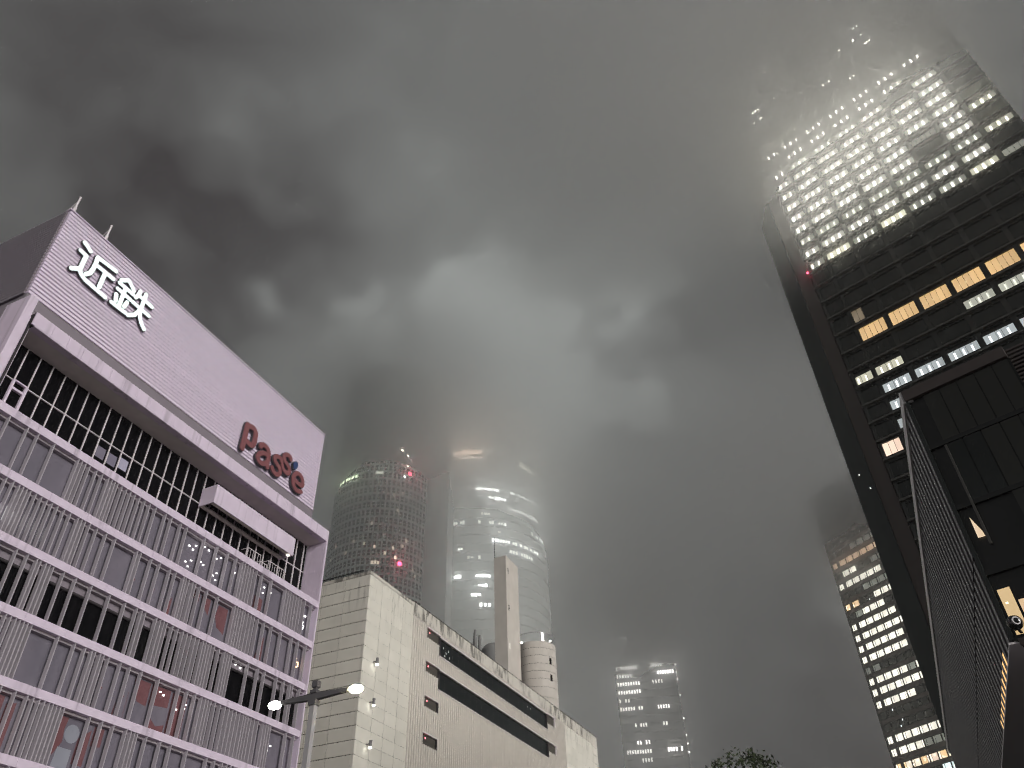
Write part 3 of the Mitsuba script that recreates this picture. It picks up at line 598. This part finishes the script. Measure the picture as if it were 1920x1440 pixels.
for fi, z0 in enumerate(floors):
    z1 = (floors[fi + 1] if fi + 1 < len(floors) else z0 + 4.3)
    if z0 < 183: part(tw, 'ledge', TW, -49.5, 0.25, -0.12, 0.5, z0 - 0.75, z0 - 0.35, 'ledge_metal')
    top = z0 + (z1 - z0) * 0.68
    for k, (a, b) in enumerate(bays):
        spec = lit.get((z0, k))
        if z0 > 183:          # only single lamps show this high in the cloud
            for j in range(rng.randint(1, 4) if spec and spec[2] == 3 else 0):
                u = a + rng.uniform(.1, .9) * (b - a)
                pane(tw, 'cloud_lamp', TW, u, u + .4, 0.46, z0 + .6, z0 + 1.2, 'lens_white', emit=sc(spec[0], 60 * spec[1]))
            if not spec or spec[2] == 3: continue
        w = numbered(f'{tw}__window'); used[w] = 1
        m = MB(); m.box(a - .06, a, .10, .5, z0, top).box(b, b + .06, .10, .5, z0, top).box(a, b, .10, .5, top, top + .06).box(a, b, .10, .5, z0 - .06, z0)
        n = 5 if k else 3
        for j in range(1, n): m.box(a + (b - a) * j / n - .025, a + (b - a) * j / n + .025, .30, .44, z0, top)
        v, f = TW.world(np.vstack(m.v)), np.vstack(m.f)
        scene[w] = mikit.ply((v, f[:, ::-1] if TW.flip else f), 'ink_metal')
        if spec is None:
            pane(w, 'glass', TW, a, b, 0.44, z0, top, 'tower_glass'); continue
        c, e, mode = spec
        if mode == 9:
            pane(w, 'glass', TW, a, b, 0.44, z0, top, 'tower_glass')
            pane(w, 'lit_pane', TW, b - 2.2, b, 0.42, z0 + .2, top, 'lens_white', emit=sc(c, e)); continue
        zt = top if mode in (0, ) and z0 < 130 else z0 + (2.2 if z0 < 130 else 2.1)
        for j in range(n):
            p, q = a + (b - a) * j / n + .03, a + (b - a) * (j + 1) / n - .03
            kk = e * (0.82 + 0.36 * rng.random())
            if k == 5 and z0 == F0[0] and j < 2: kk *= .3
            pane(w, 'lit_pane', TW, p, q, 0.42, z0 + .02, zt, 'lens_white', emit=sc(c, kk * (1.0 if mode == 0 else .62) * (0.6 if z0 > 138 else 1.0)))
        if mode in (1, 2):
            u = -4.2 - 1.61 * math.ceil((-4.2 - b) / 1.61)
            ticks = MB()
            while u > a:
                zq = z0 + .25
                ticks.add([[u - .16, .385, zq], [u + .16, .385, zq], [u + .16, .385, zq + (zt - z0) * .66], [u - .16, .385, zq + (zt - z0) * .66]], [[0, 1, 2], [0, 2, 3]])
                u -= 1.61
            if ticks.n: ticks.build('ceiling_lights', TW, 'lens_white', w, emit=sc(c, 22 if z0 > 150 else 13 if z0 > 130 else 3.0), kind='stuff')
        if mode == 0 and c is ORG:
            for j in range(rng.randint(1, 3)):
                u = a + rng.choice((.2, .38, .58, .8)) * (b - a)
                pane(w, 'downlight', TW, u, u + .22, 0.39, z0 + 1.5, z0 + 1.7, 'lens_white', emit=(2.5, 2.1, 1.2))
            pane(w, 'lit_sill', TW, a + .3, b - .2, 0.395, z0 + .05, z0 + .18, 'lens_white', emit=(1.5, 1.15, .6))
ob = MB().mesh(trimesh.creation.icosphere(1, 0.28)).v[0] + [0.4, -0.4, 136.9]
MB().add(ob, trimesh.creation.icosphere(1, 0.28).faces).build('warning_lamp', TW, 'lens_white', tw, emit=(9, 0.3, 0.9), text='red warning lamp on the corner')
for u, z in ((5.3, 84.0), (4.2, 80.5)):
    pane(tw, 'wall_spot', TW, u, u + .22, 0.5, z, z + .25, 'lens_white', emit=(2, 2, 2))

# ------------------------------------------------------------------ office tower beyond it (far right)
fa = thing('curtain_wall_tower', 'office tower with paired bright panes standing behind the dark tower', 'tower')
S = 1.1
MB().box(-26.5, 0.5, 0.4, 30, 0, 185).build('core', FA, 'bronze_metal', fa)
rowz = {66.9: [(0, 8, 'mix')], 71.4: [(0, 4, 'w'), (4, 7, 'd'), (7, 8, 'w')], 75.2: [(0, 8, 'w')], 79.0: [], 82.8: [], 86.4: [(0, 5, 'w')], 90.4: [(0, 8, 'w')], 94.0: [(0, 5, 'w'), (5, 6, 'd'), (6, 8, 'w')], 97.8: [(0, 2, 'dd')], 101.6: [(0, 6, 'w')], 105.4: [(0, 6, 'w')], 109.3: [(0, 3, 'w'), (3, 8, 'w')], 113.3: [(0, 6, 'w')], 117.2: [(1, 2, 'd'), (2, 5, 'w')], 120.9: [(0, 2, 'o'), (4, 8, 'w')], 125.0: [(3, 8, 'd')], 128.8: [(0, 6, 'w')], 132.9: [(1, 3, 'w'), (5, 8, 'dd')], 137.2: [(0, 8, 'or')], 141.2: [(3, 8, 'dd')], 63.3: [(5, 8, 'c')], 59.5: [(0, 8, 'w')], 55.5: [(2, 8, 'w')]}
for zc in list(rowz) + [145.2, 149.2, 153.2, 157.2]:
    zz = 1.6 + (zc - 1.6) * S
    spots = MB()
    part(fa, 'spandrel', FA, -26.5, 0.5, 0.30, 0.42, zz - 2.7, zz - 1.25, 'brown_metal')
    for c in range(8):
        u1 = -0.45 * S - 3.25 * S * c; u0 = u1 - 2.85 * S
        kind = next((t for a, b, t in rowz.get(zc, []) if a <= c < b), None)
        w = numbered(f'{fa}__window'); used[w] = 1
        narrow = (u1 - 0.62, u1) if (c % 3) else (u0, u0 + 0.62)
        wide = (u0, u1 - 0.80) if (c % 3) else (u0 + 0.80, u1)
        if c == 0: wide, narrow = (u0 + 1.1, u1 - .9), (u1 - .75, u1 - .1)
        m = MB(); m.box(u0 - .14, u0 - .04, .1, .5, zz - 1.25, zz + 1.2).box(u1 + .04, u1 + .14, .1, .5, zz - 1.25, zz + 1.2).box(u0 - .04, u1 + .04, .1, .5, zz + 1.16, zz + 1.2).box(u0 - .04, u1 + .04, .1, .5, zz - 1.25, zz - 1.21)
        v, f = FA.world(np.vstack(m.v)), np.vstack(m.f)
        scene[w] = mikit.ply((v, f[:, ::-1] if FA.flip else f), 'ink_metal')
        for a, b in (wide, narrow):
            if kind is None:
                pane(w, 'glass', FA, a, b, 0.36, zz - 1.2, zz + 1.15, 'tower_glass'); continue
            g = rng.uniform(.75, 1.25)
            e = {'w': (1.15, 1.1, 0.92), 'd': (.10, .11, .09), 'dd': (.045, .05, .045), 'o': (1.0, .62, .28), 'or': (.75, .46, .27), 'c': (.8, 1.0, 1.02), 'mix': [(1.2, 1.05, .8), (1.15, .72, .32), (1.0, .75, .55)][rng.randint(0, 2)]}[kind]
            pane(w, 'pane', FA, a, b, 0.36, zz - 1.2, zz + 1.15, 'lens_white', emit=sc(e, g))
            if kind in ('w', 'o', 'mix', 'c'):
                for j in range(3):
                    uu = a + rng.uniform(.1, .8) * (b - a); z_ = zz + rng.uniform(-.9, .9); ub = min(uu + .3, b)
                    spots.add([[uu, .34, z_ - .15], [ub, .34, z_ - .15], [ub, .34, z_ + .15], [uu, .34, z_ + .15]], [[0, 1, 2], [0, 2, 3]])
    if spots.n: spots.build('ceiling_lights', FA, 'lens_white', fa, emit=(3.0, 2.85, 2.4), kind='stuff')
for u, zc in ((-6.6, 83.4), (-9.3, 79.6), (-8.0, 77.9), (-11.5, 125.2), (-12.3, 119.9)):
    zz = 1.6 + (zc - 1.6) * S
    pane(fa, 'lone_light', FA, u, u + .35, .33, zz, zz + .5, 'lens_white', emit=(2.2, 2.4, 2.5))

# ------------------------------------------------------------------ low black building at the right edge
nb_ = thing('finned_building', 'low black building with dark metal fins along its side and a glazed front', 'building')
MB().box(0.14, 86, 0.16, 11.8, 16.15, 31.0).build('core', NP, 'fin_gap', nb_)
for k in range(62):
    u = 0.15 + 1.36 * k
    part(nb_, 'side_fin', NP, u, u + 0.62, 0.0, 0.13, 20.78, 31.02, 'fin_dark')
    part(nb_, 'side_fin', NP, u + 0.25, u + 0.87, 0.0, 0.13, 16.12, 20.62, 'fin_dark')
MB().box(-0.02, 86, -0.10, 0.5, 31.02, 31.85).build('side_coping', NP, 'edge_grey', nb_)
MB().box(-5.95, -0.05, -0.06, 0.6, 31.12, 31.85).build('front_coping', N, 'brown_metal', nb_)
MB().box(-16, -0.12, 0.22, 11, 16.2, 31.1).build('front_core', N, 'fin_gap', nb_)
for z0, z1 in ((27.75, 31.05), (23.75, 27.45), (19.85, 23.45), (16.35, 19.55)):
    us = [-0.2, -1.03, -2.0, -3.0, -4.02, -5.0, -5.9]
    for a, b in zip(us[1:], us[:-1]):
        if z0 < 28 and b == -0.2: continue
        if z0 < 20 and a > -4: continue
        pane(nb_, 'front_panel', N, a + .03, b - .03, 0.10, z0, z1, 'panel_dark' if (z0 > 27 or b < -2) else 'tower_glass')
    MB().box(-5.9, -0.06, 0.05, 0.2, z0 - .28, z0 - .01).build('floor_band', N, 'fin_gap', nb_)
part(nb_, 'corner_post', N, -0.2, -0.02, 0.0, 0.2, 16.2, 31.1, 'ink_metal')
part(nb_, 'inner_post', N, -1.12, -1.0, 0.02, 0.14, 21.1, 27.4, 'ledge_metal')
for k in range(60):
    part(nb_, 'louvre', N, -16, -6.0, 0.06, 0.2, 16.4 + k * .255, 16.4 + k * .255 + .12, 'brown_metal')
MB().extrude(Polygon([(-0.62, 22.86), (-0.60, 21.62), (-0.96, 21.6), (-0.93, 21.9)]), 0.08, 0.09).build('lit_stair_window', N, 'lens_white', nb_, emit=(.72, .52, .33))
lw = pane(nb_, 'lit_window', N, -0.96, -0.36, 0.12, 16.4, 18.75, 'lens_white', emit=(.55, .36, .14))
pane(lw, 'downlight', N, -0.62, -0.50, 0.11, 17.95, 18.05, 'lens_white', emit=(2.2, 1.9, 1.1))
pane(lw, 'shelf', N, -0.50, -0.37, 0.10, 16.6, 17.3, 'fin_gap')
pane(lw, 'beam', N, -0.82, -0.62, 0.10, 16.95, 17.1, 'brown_metal')
pane(nb_, 'lit_window', N, -2.2, -1.08, 0.12, 16.4, 18.0, 'lens_white', emit=(.60, .38, .18))
for k in range(2, 12):
    u = 0.15 + 1.36 * k + 0.89
    pane(nb_, 'lit_slot', NP, u - .03, u + 0.48, -0.01, 16.14, 16.95 - 0.02 * k, 'lens_white', emit=(1.1, 0.58, 0.17))
MB().box(-0.03, 86, -0.1, 3.0, 16.0, 16.1).build('belly', NP, 'belly_grey', nb_)
MB().box(-16, -0.35, 0.0, 0.9, 15.9, 16.2).build('front_beam', N, 'brown_metal', nb_)
MB().box(1.0, 84, 3.2, 11.5, 0, 16.0).build('podium_wall', NP, 'panel_dark', nb_)
MB().box(1.0, 2.0, 0.9, 1.9, 0, 16.0).build('column', NP, 'belly_grey', nb_)
gl = thing('dome_lamp', 'glossy black globe lamp fixed to the front corner of the black building', 'lamp')
gp = N.pt(-0.62, -0.55, 16.75)
MB().mesh(trimesh.creation.icosphere(3, 0.36).apply_translation(gp)).build('globe', WORLD, 'dome_black', gl, smooth=60)
MB().mesh(ring_wall(0.14, 0.2, -.05, .05, seg=24).apply_transform(trimesh.transformations.rotation_matrix(math.pi / 2, [1, 0, 0])).apply_translation(gp + [-.1, -.3, -.02])).build('collar', WORLD, 'pole_bright', gl, smooth=40)
MB().box(-.68, -.56, -.3, .05, 16.4, 16.5).build('bracket', N, 'ink_metal', gl)

# ------------------------------------------------------------------ two round towers in the cloud
def round_tower(name, text, cx, cy, R, top, pitch, col, a0, a1, grid, glass):
    k = thing(name, text, 'tower')
    fr = Frame(cx, cy, 0, (0, 1))
    MB().mesh(ring_wall(R - 1.0, R - 0.35, 0, top, a0, a1, seg=72)).build('wall', fr, glass, k, smooth=30)
    if grid:
        m = MB(); n = int((a1 - a0) * R / col)
        for j in range(n + 1):
            a = a0 + (a1 - a0) * j / n; w = 0.33 / R
            m.mesh(ring_wall(R - 0.38, R, 30, top, a - w, a + w, seg=1))
        m.build('pilasters', fr, grid, k, kind='stuff')
        m = MB(); z = 36.0
        while z < top:
            m.mesh(ring_wall(R - 0.37, R - 0.04, z, z + 0.85, a0, a1, seg=72)); z += pitch
        m.build('floor_bands', fr, grid, k, kind='stuff')
        m = MB(); z = 36.0
        while z < top:
            m.mesh(ring_wall(R - 0.37, R - 0.2, z + pitch * .58, z + pitch * .64, a0, a1, seg=72)); z += pitch
        m.build('transoms', fr, grid, k, kind='stuff')
    return k, fr
def at_az(dist, px_az, R):
    a = math.radians(px_az); return (dist + R) * math.sin(a), (dist + R) * math.cos(a)
RA = 21.0
ax, ay = at_az(270, -10.9, RA)
ta, fA = round_tower('hotel_tower', 'round-fronted hotel tower with a fine window grid, dissolving into cloud', ax, ay, RA, 238, 3.44, 1.83, math.radians(170), math.radians(372), 'pale_frame', 'haze_glass')
toA = math.atan2(-ay, -ax)
def on_round(fr, R, cx, cy, px, py, w, h, e, parent, name='lit_window', dd=0.05, text=None):
    """A small pane on a round wall, where the line to this angle pair meets it."""
    a, z = px, py
    v = []
    for du, dz in ((-1, -1), (1, -1), (1, 1), (-1, 1)):
        b = a + du * w / 2 / R
        v.append([(R + dd) * math.cos(b), (R + dd) * math.sin(b), z + dz * h / 2])
    v = np.array(v); f = np.array([[0, 1, 2], [0, 2, 3]])
    n = np.cross(v[1] - v[0], v[2] - v[0])
    if n @ np.array([math.cos(a), math.sin(a), 0]) < 0: f = f[:, ::-1]
    MB().add(v, f).build(name, fr, 'lens_white', parent, emit=e, text=text)
WARM, WH2 = (1.0, 0.82, 0.62), (0.95, 1.0, 0.95)
for da, z, e in ((-55, 150.5, 0.5), (-38, 146, .5), (-12, 157, .9), (-7, 147, .9), (4, 144.5, .8), (12, 147, .9), (14, 163.5, .9), (9, 170, .7), (22, 148.5, 1.0), (26, 151, .8), (-8, 140.5, .9), (-5, 140.6, .9), (-2, 140.4, .8), (15, 143.2, 1.8), (18, 171.5, .8), (36, 140, .5), (39, 138, .5), (-30, 150, .5), (-18, 148.5, .5), (-62, 146, .4)):
    on_round(fA, RA, ax, ay, toA + math.radians(da), z, 0.85, 1.3, sc(WARM, 1.6 * e), ta)
for da in (-62, -56, -50, -46, -41, -36): on_round(fA, RA, ax, ay, toA + math.radians(da), 180.0, 1.0, 1.3, (9, 11, 7), ta)
for da in (-12, -9, -6): on_round(fA, RA, ax, ay, toA + math.radians(da), 180.0, 1.0, 1.3, (3, 3.2, 2.6), ta)
on_round(fA, RA, ax, ay, toA + math.radians(19), 179.5, .8, .8, (20, 22, 20), ta)
for da, z in ((14, 192), (21, 190), (22, 185)): on_round(fA, RA, ax, ay, toA + math.radians(da), z, .9, .9, (16, 14, 11), ta)
for da, z in ((25, 181.5), (20, 141.0)): on_round(fA, RA, ax, ay, toA + math.radians(da), z, 1.5, 1.5, (22, 0.8, 2.4), ta, 'warning_lamp', .2, 'red aviation warning lamp')
hs = Frame(ax, ay, 0, (0, 1))
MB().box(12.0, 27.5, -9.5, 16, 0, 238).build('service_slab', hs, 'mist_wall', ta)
RB = 33.0
bx, by = at_az(300, -3.3, RB)
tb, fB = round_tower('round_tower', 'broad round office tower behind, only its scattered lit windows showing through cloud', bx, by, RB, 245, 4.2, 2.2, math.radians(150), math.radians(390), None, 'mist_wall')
toB = math.atan2(-by, -bx)
m = MB(); z = 40.0
while z < 240: m.mesh(ring_wall(RB - .37, RB - .1, z, z + 1.2, math.radians(150), math.radians(390), seg=72)); z += 4.2
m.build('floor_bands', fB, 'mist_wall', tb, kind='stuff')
def rowB(z, az0, az1, n, e, drop=0.3, c=WH2, w=1.0, h=1.5):
    m = MB()
    for j in range(n):
        if rng.random() < drop: continue
        a = toB + math.radians(az0 + (az1 - az0) * j / max(n - 1, 1)); hh = h * rng.uniform(.5, 1.2)
        v = np.array([[(RB + .05) * math.cos(a + q * w / 2 / RB), (RB + .05) * math.sin(a + q * w / 2 / RB), z + t * hh / 2] for q, t in ((-1, -1), (1, -1), (1, 1), (-1, 1))])
        m.add(v, [[0, 1, 2], [0, 2, 3]])
    if m.n: m.build('lit_windows', fB, 'lens_white', tb, emit=sc(c, e), kind='stuff')
rowB(210.0, -23, 3, 9, 20, 0.0, (1.0, .86, .68), .8, .8)
rowB(213.0, -24, 2, 8, 6, 0.0, (1.0, .70, .52), 2.4, 3.0)
rowB(210.0, 38, 55, 8, 5, .2, (1.0, .95, .75))
rowB(193.0, 0, 16, 11, 15, .1); rowB(193.0, 25, 58, 14, 6, .15); rowB(188.8, 10, 22, 6, 15, .25)
rowB(184.6, 26, 56, 12, 7, .15); rowB(180.4, 4, 9, 3, 6, 0); rowB(176.2, -23, -10, 8, 6, .2); rowB(176.2, 2, 12, 6, 6, .3); rowB(176.2, 17, 22, 3, 8, 0)
rowB(172, 17, 22, 3, 4, .3); rowB(176.2, 48, 64, 10, 5, .2); rowB(167.8, 12, 56, 22, 7, .25); rowB(167.8, 12, 16, 3, 16, 0); rowB(163.6, 26, 46, 9, 4, .4); rowB(163.6, -13, -11, 2, 8, 0)
rowB(159.4, -6, 2, 4, 3, .3); rowB(151.0, -24, -12, 8, 13, .2); rowB(151.0, -2, 9, 6, 13, .2); rowB(146.8, 2, 9, 4, 12, .2); rowB(142.6, -3, 2, 3, 14, 0); rowB(138.4, 3, 9, 3, 8, 0); rowB(138.4, 24, 27, 2, 8, 0); rowB(134.2, -22, -20, 1, 7, 0); rowB(130, 24, 30, 2, 4, 0)

# ------------------------------------------------------------------ faint slab tower far off
ct = thing('distant_slab_tower', 'distant slab office tower almost lost in fog above the treetops', 'tower')
CF = Frame(48.5, 417.2, -8.5, (0.1, 1))
MB().box(0, 31.5, 0.3, 22, 0, 200).build('core', CF, 'haze_wall', ct)
for z in np.arange(84, 170, 4.15):
    part(ct, 'ledge', CF, -0.1, 31.6, 0.0, 0.29, z - .5, z + .4, 'haze_wall')
for z, a, b, e in ((153.5, 1, 12.5, 2.4), (149.3, 1, 9.5, 3.2), (145.2, 1, 13, 4.2), (141.0, 1, 13, 4.0), (136.8, 1, 7, 2.2), (132.7, 1, 13, 3.0), (124.4, 7.5, 14, 2.4), (116.1, 7.5, 14.5, 4.6), (111.9, 2, 14.5, 2.4), (107.8, 9, 14.5, 1.6), (99.5, 1.5, 15, 6), (153.8, 19, 25.5, 2.4), (149.8, 21, 31, 8), (145.3, 19, 25, 1.8), (132.6, 20, 26.5, 3.2), (124.4, 21.5, 27, 1.8), (112.0, 22, 31, 10), (169.6, 1, 10, 1.5)):
    n = max(2, int((b - a) / 1.25)); m = MB()
    for j in range(n):
        u = a + (b - a) * j / n
        if rng.random() < .1: continue
        m.add([[u, -.01, z - .9], [u + .62, -.01, z - .9], [u + .62, -.01, z + .9], [u, -.01, z + .9]], [[0, 1, 2], [0, 2, 3]])
    m.build('lit_windows', CF, 'lens_white', ct, emit=sc((1, .98, .92), 1.8 * e), kind='stuff')
for z in (153, 149, 145.5, 137.5, 126, 118, 114, 110):
    pane(ct, 'edge_lamp', CF, 31.7, 32.1, -.02, z - .3, z + .3, 'lens_white', emit=(14, 14, 13))

# ------------------------------------------------------------------ street lamp
sl = thing('street_lamp', 'dark twin-headed street lamp on a square post in front of the stone store', 'street lamp')
P = Frame(-5.52, 21.30, 66.2, (-0.914, 0.407))
MB().box(-.075, .075, -.075, .075, 0, 8.74).build('post', P, 'post_paint', sl)
MB().box(-.11, .11, -.11, .11, 8.66, 8.80).box(-.10, .10, -.10, .10, 8.98, 9.06).box(-.05, .05, -.05, .05, 9.06, 9.13).box(-.085, .085, -.085, .085, 9.13, 9.30).build('cap', P, 'pole_paint', sl)
for s in (-1, 1):
    m = MB(); c = LineString([(0, 0), (1, 0)])
    v = np.array([[-.07, s * 0.0, 8.80], [.07, s * 0.0, 8.80], [.07, s * 0.0, 8.98], [-.07, s * 0.0, 8.98], [-.055, s * 1.08, 8.86], [.055, s * 1.08, 8.86], [.055, s * 1.08, 8.95], [-.055, s * 1.08, 8.95]])
    m.mesh(trimesh.convex.convex_hull(v)).build('arm', P, 'pole_paint', sl)
    m = MB(); m.box(-.05, .05, min(s * 1.08, s * 1.36), max(s * 1.08, s * 1.36), 8.93, 8.96)
    h = m.build('head', P, 'pole_paint', sl)
    MB().mesh(trimesh.creation.icosphere(2, 0.15).apply_scale([1.0, 1.35, .75]).apply_translation([0, s * 1.30, 8.88])).build('lamp_bowl', P, 'lens_white', h, emit=(70, 68, 40) if s < 0 else (30, 30, 26), smooth=60)

# ------------------------------------------------------------------ street tree
tr = thing('street_tree', 'dark leafy street tree whose top just reaches the picture between store and towers', 'tree')
tx, ty = 10.3, 41.0
MB().tube([(tx, ty, 0), (tx + .1, ty, 3), (tx - .05, ty + .1, 6), (tx, ty, 10.5)], [.28, .2, .14, .05], 10).build('trunk', WORLD, 'bark', tr, smooth=40)
for k in range(9):
    a = k * 2.4; z = 4.5 + .65 * k; r = 2.3 - .15 * k
    MB().tube([(tx, ty, z), (tx + .5 * r * math.cos(a), ty + .5 * r * math.sin(a), z + .7), (tx + r * math.cos(a), ty + r * math.sin(a), z + 1.5)], [.08, .05, .02], 6).build('limb', WORLD, 'bark', tr)
npr = np.random.RandomState(5)
lv, lf = [], []
cl = []
for i in range(90):
    a, rr, zz = npr.uniform(0, 6.28), math.sqrt(npr.uniform()), npr.uniform(5.5, 11.8)
    R_ = 2.7 * math.sqrt(max(0.05, 1 - ((zz - 8.2) / 4.2) ** 2))
    cl.append((tx + R_ * rr * math.cos(a), ty + R_ * rr * math.sin(a), zz, npr.uniform(.35, .65)))
cl += [(tx + .45, ty - .3, 12.15, .34), (tx + .75, ty - .3, 11.75, .45), (tx - 1.1, ty, 11.7, .4), (tx + 1.4, ty - .2, 11.6, .35)]
for cx, cy, cz, cr in cl:
    for j in range(46):
        p = np.array([cx, cy, cz]) + npr.normal(0, .5, 3) * cr * [1.1, 1.1, .8]
        a1, a2 = npr.normal(0, 1, 3), npr.normal(0, 1, 3)
        a1 /= np.linalg.norm(a1); a2 -= a1 * (a2 @ a1); a2 /= np.linalg.norm(a2)
        s_ = npr.uniform(.07, .13)
        q = len(lv) * 4
        lv.append([p - a1 * s_, p + a2 * s_ * .5, p + a1 * s_, p - a2 * s_ * .5])
        lf += [[q, q + 1, q + 2], [q, q + 2, q + 3]]
MB().add(np.array(lv).reshape(-1, 3), np.array(lf)).build('crown', WORLD, 'leaf', tr, kind='stuff')

# ------------------------------------------------------------------ low cloud and fog
BX0, BX1 = np.array([-165.0, -60.0, -1.0]), np.array([225.0, 472.0, 250.0])
nx, ny, nz = 60, 80, 56
gx, gy, gz = [np.linspace(a, b, n) for a, b, n in zip(BX0, BX1, (nx, ny, nz))]
Zg, Yg, Xg = np.meshgrid(gz, gy, gx, indexing='ij')
pts = np.stack([Xg, Yg, Zg], -1)
wob = meshkit.fbm(pts / np.array([120.0, 120, 80]) + 3.3, 4, 2)
base = 130.0 + 36 * (wob - 0.5)
deck = np.clip((Zg - base + 7) / 36.0, 0, 1) ** 1.1
clump = np.clip(1.0 + 3.4 * (meshkit.fbm(pts / np.array([80.0, 80, 60]) + 8.1, 4, 6) - 0.5), 0.05, 2.0)
def bank(x, y, r): return np.exp(-((Xg - x) ** 2 + (Yg - y) ** 2) / r ** 2)
low = 0.0003 + (0.0008 + 0.0105 * np.exp(-((Xg + 32) / 70) ** 2)) * np.clip((Yg - 150) / 90, 0, 1) * np.clip((200 - Zg) / 60, 0, 1)
sigma = low + deck * (0.0006 * clump + (0.10 * bank(46, 101, 46) + 0.055 * bank(122, 288, 40)) * (0.6 + 0.4 * clump))
high = np.clip((Zg - 106 - 36 * wob) / 45.0, 0, 1) ** 1.2
sigma += high * (0.040 * bank(-28, 284, 54) + 0.040 * bank(-50, 255, 34) + 0.045 * bank(55, 388, 50)) * (0.5 + 0.5 * clump) + 0.006 * bank(58, 395, 62)
def air(key, z0, z1, top):
    """One body of air: its own density grid, cut to its heights, so that the thin air below is cheap to cross."""
    i = (gz >= z0 - 6) & (gz <= z1 + 6)
    a, b = BX0.copy(), BX1.copy(); a[2], b[2] = gz[i][0], gz[i][-1]
    scene[key] = {'type': 'heterogeneous', 'albedo': {'type': 'rgb', 'value': [0.93, 0.93, 0.93]},
                  'sigma_t': {'type': 'gridvolume', 'grid': mi.VolumeGrid(np.minimum(sigma[i], top)[..., None].astype(np.float32)), 'filter_type': 'trilinear', 'to_world': T().translate(a.tolist()).scale((b - a).tolist())},
                  'phase': {'type': 'hg', 'g': 0.85}}
air('fog_air', -1, 113, 0.02)
scene['haze'] = {'type': 'cube', 'to_world': T().translate(((BX0 + BX1) / 2).tolist()).scale(((BX1 - BX0) / 2).tolist()), 'bsdf': {'type': 'ref', 'id': 'air_boundary'}, 'interior': {'type': 'ref', 'id': 'fog_air'}}
# the cloud over the streets, in layers that thicken upwards, each inside the one below it; unseen shells added to blank the denoiser guides on the tower tops
LAYERS = [110.0, 121.0, 132.0, 172.0]
hx, hy = np.meshgrid(np.linspace(0, 1, 56), np.linspace(0, 1, 74), indexing='ij')
for k, z0 in enumerate(LAYERS):
    lo_, hi_ = BX0 + (k + 1) * 0.4, BX1 - (k + 1) * 0.4
    x_, y_ = lo_[0] + hx * (hi_[0] - lo_[0]), lo_[1] + hy * (hi_[1] - lo_[1])
    h_ = z0 + (26 if k == 3 else 4) * (meshkit.fbm(np.stack([x_ / 20, y_ / 20, x_ * 0 + 3.7], -1), 4, 21) - 0.5)
    if k == 3:
        for cx, cy, cr, up_ in ((-28, 272, 60, 14), (64, 405, 50, -22), (122, 290, 30, -12), (61, 131, 7, -20)):
            h_ = h_ + up_ * np.exp(-((x_ - cx) ** 2 + (y_ - cy) ** 2) / cr ** 2)
    n_ = h_.size; I = np.arange(n_).reshape(h_.shape)
    q_ = np.stack([I[:-1, :-1], I[1:, :-1], I[1:, 1:], I[:-1, 1:]], -1).reshape(-1, 4)
    f_ = [q_[:, [0, 2, 1]], q_[:, [0, 3, 2]], q_[:, [0, 1, 2]] + n_, q_[:, [0, 2, 3]] + n_]
    for e_, rev in ((I[:, 0], 0), (I[:, -1], 1), (I[0, :], 1), (I[-1, :], 0)):
        w_ = np.stack([e_[:-1], e_[1:], e_[1:] + n_, e_[:-1] + n_], -1)
        if rev: w_ = w_[:, ::-1]
        f_ += [w_[:, [0, 1, 2]], w_[:, [0, 2, 3]]]
    v_ = np.vstack([np.stack([x_, y_, h_], -1).reshape(-1, 3), np.stack([x_, y_, h_ * 0 + hi_[2]], -1).reshape(-1, 3)])
    air(f'cloud_air_{k}', z0 - (45 if k == 3 else 4), LAYERS[k + 1] + (4 if k < 2 else 30) if k < 3 else 250, 0.034)
    scene[numbered('cloud_shell')] = {**mikit.ply((v_, np.vstack(f_)), 'air_boundary'), 'interior': {'type': 'ref', 'id': f'cloud_air_{k}'}, 'exterior': {'type': 'ref', 'id': f'cloud_air_{k - 1}' if k else 'fog_air'}}
    label('cloud_shell' + (f'_{k:03d}' if k else ''), ['unseen added shell at the thin foot of the low cloud', 'second unseen shell inside the low cloud around the lit tower floors', 'third unseen shell inside the low cloud that dims the lit tower floors', 'unseen ragged shell around the dense cloud top that swallows the tower heads'][k], kind='stuff')
label('haze', 'low cloud and fog hanging between the towers', kind='stuff')

# lamps are sampled by their power
lamps = {k: d for k, d in scene.items() if isinstance(d.get('emitter'), dict)}
power = {}
for k, d in lamps.items():
    v, f = meshkit.WRITTEN[d['filename']][:2]
    power[k] = 0.5 * np.linalg.norm(np.cross(v[f[:, 1]] - v[f[:, 0]], v[f[:, 2]] - v[f[:, 0]]), axis=1).sum() * sum(d['emitter']['radiance']['value'])
total = sum(power.values())
for k, d in lamps.items():
    d['emitter'] = {**d['emitter'], 'sampling_weight': float(power[k] / total)}
scene['sky_light']['sampling_weight'] = 1.2
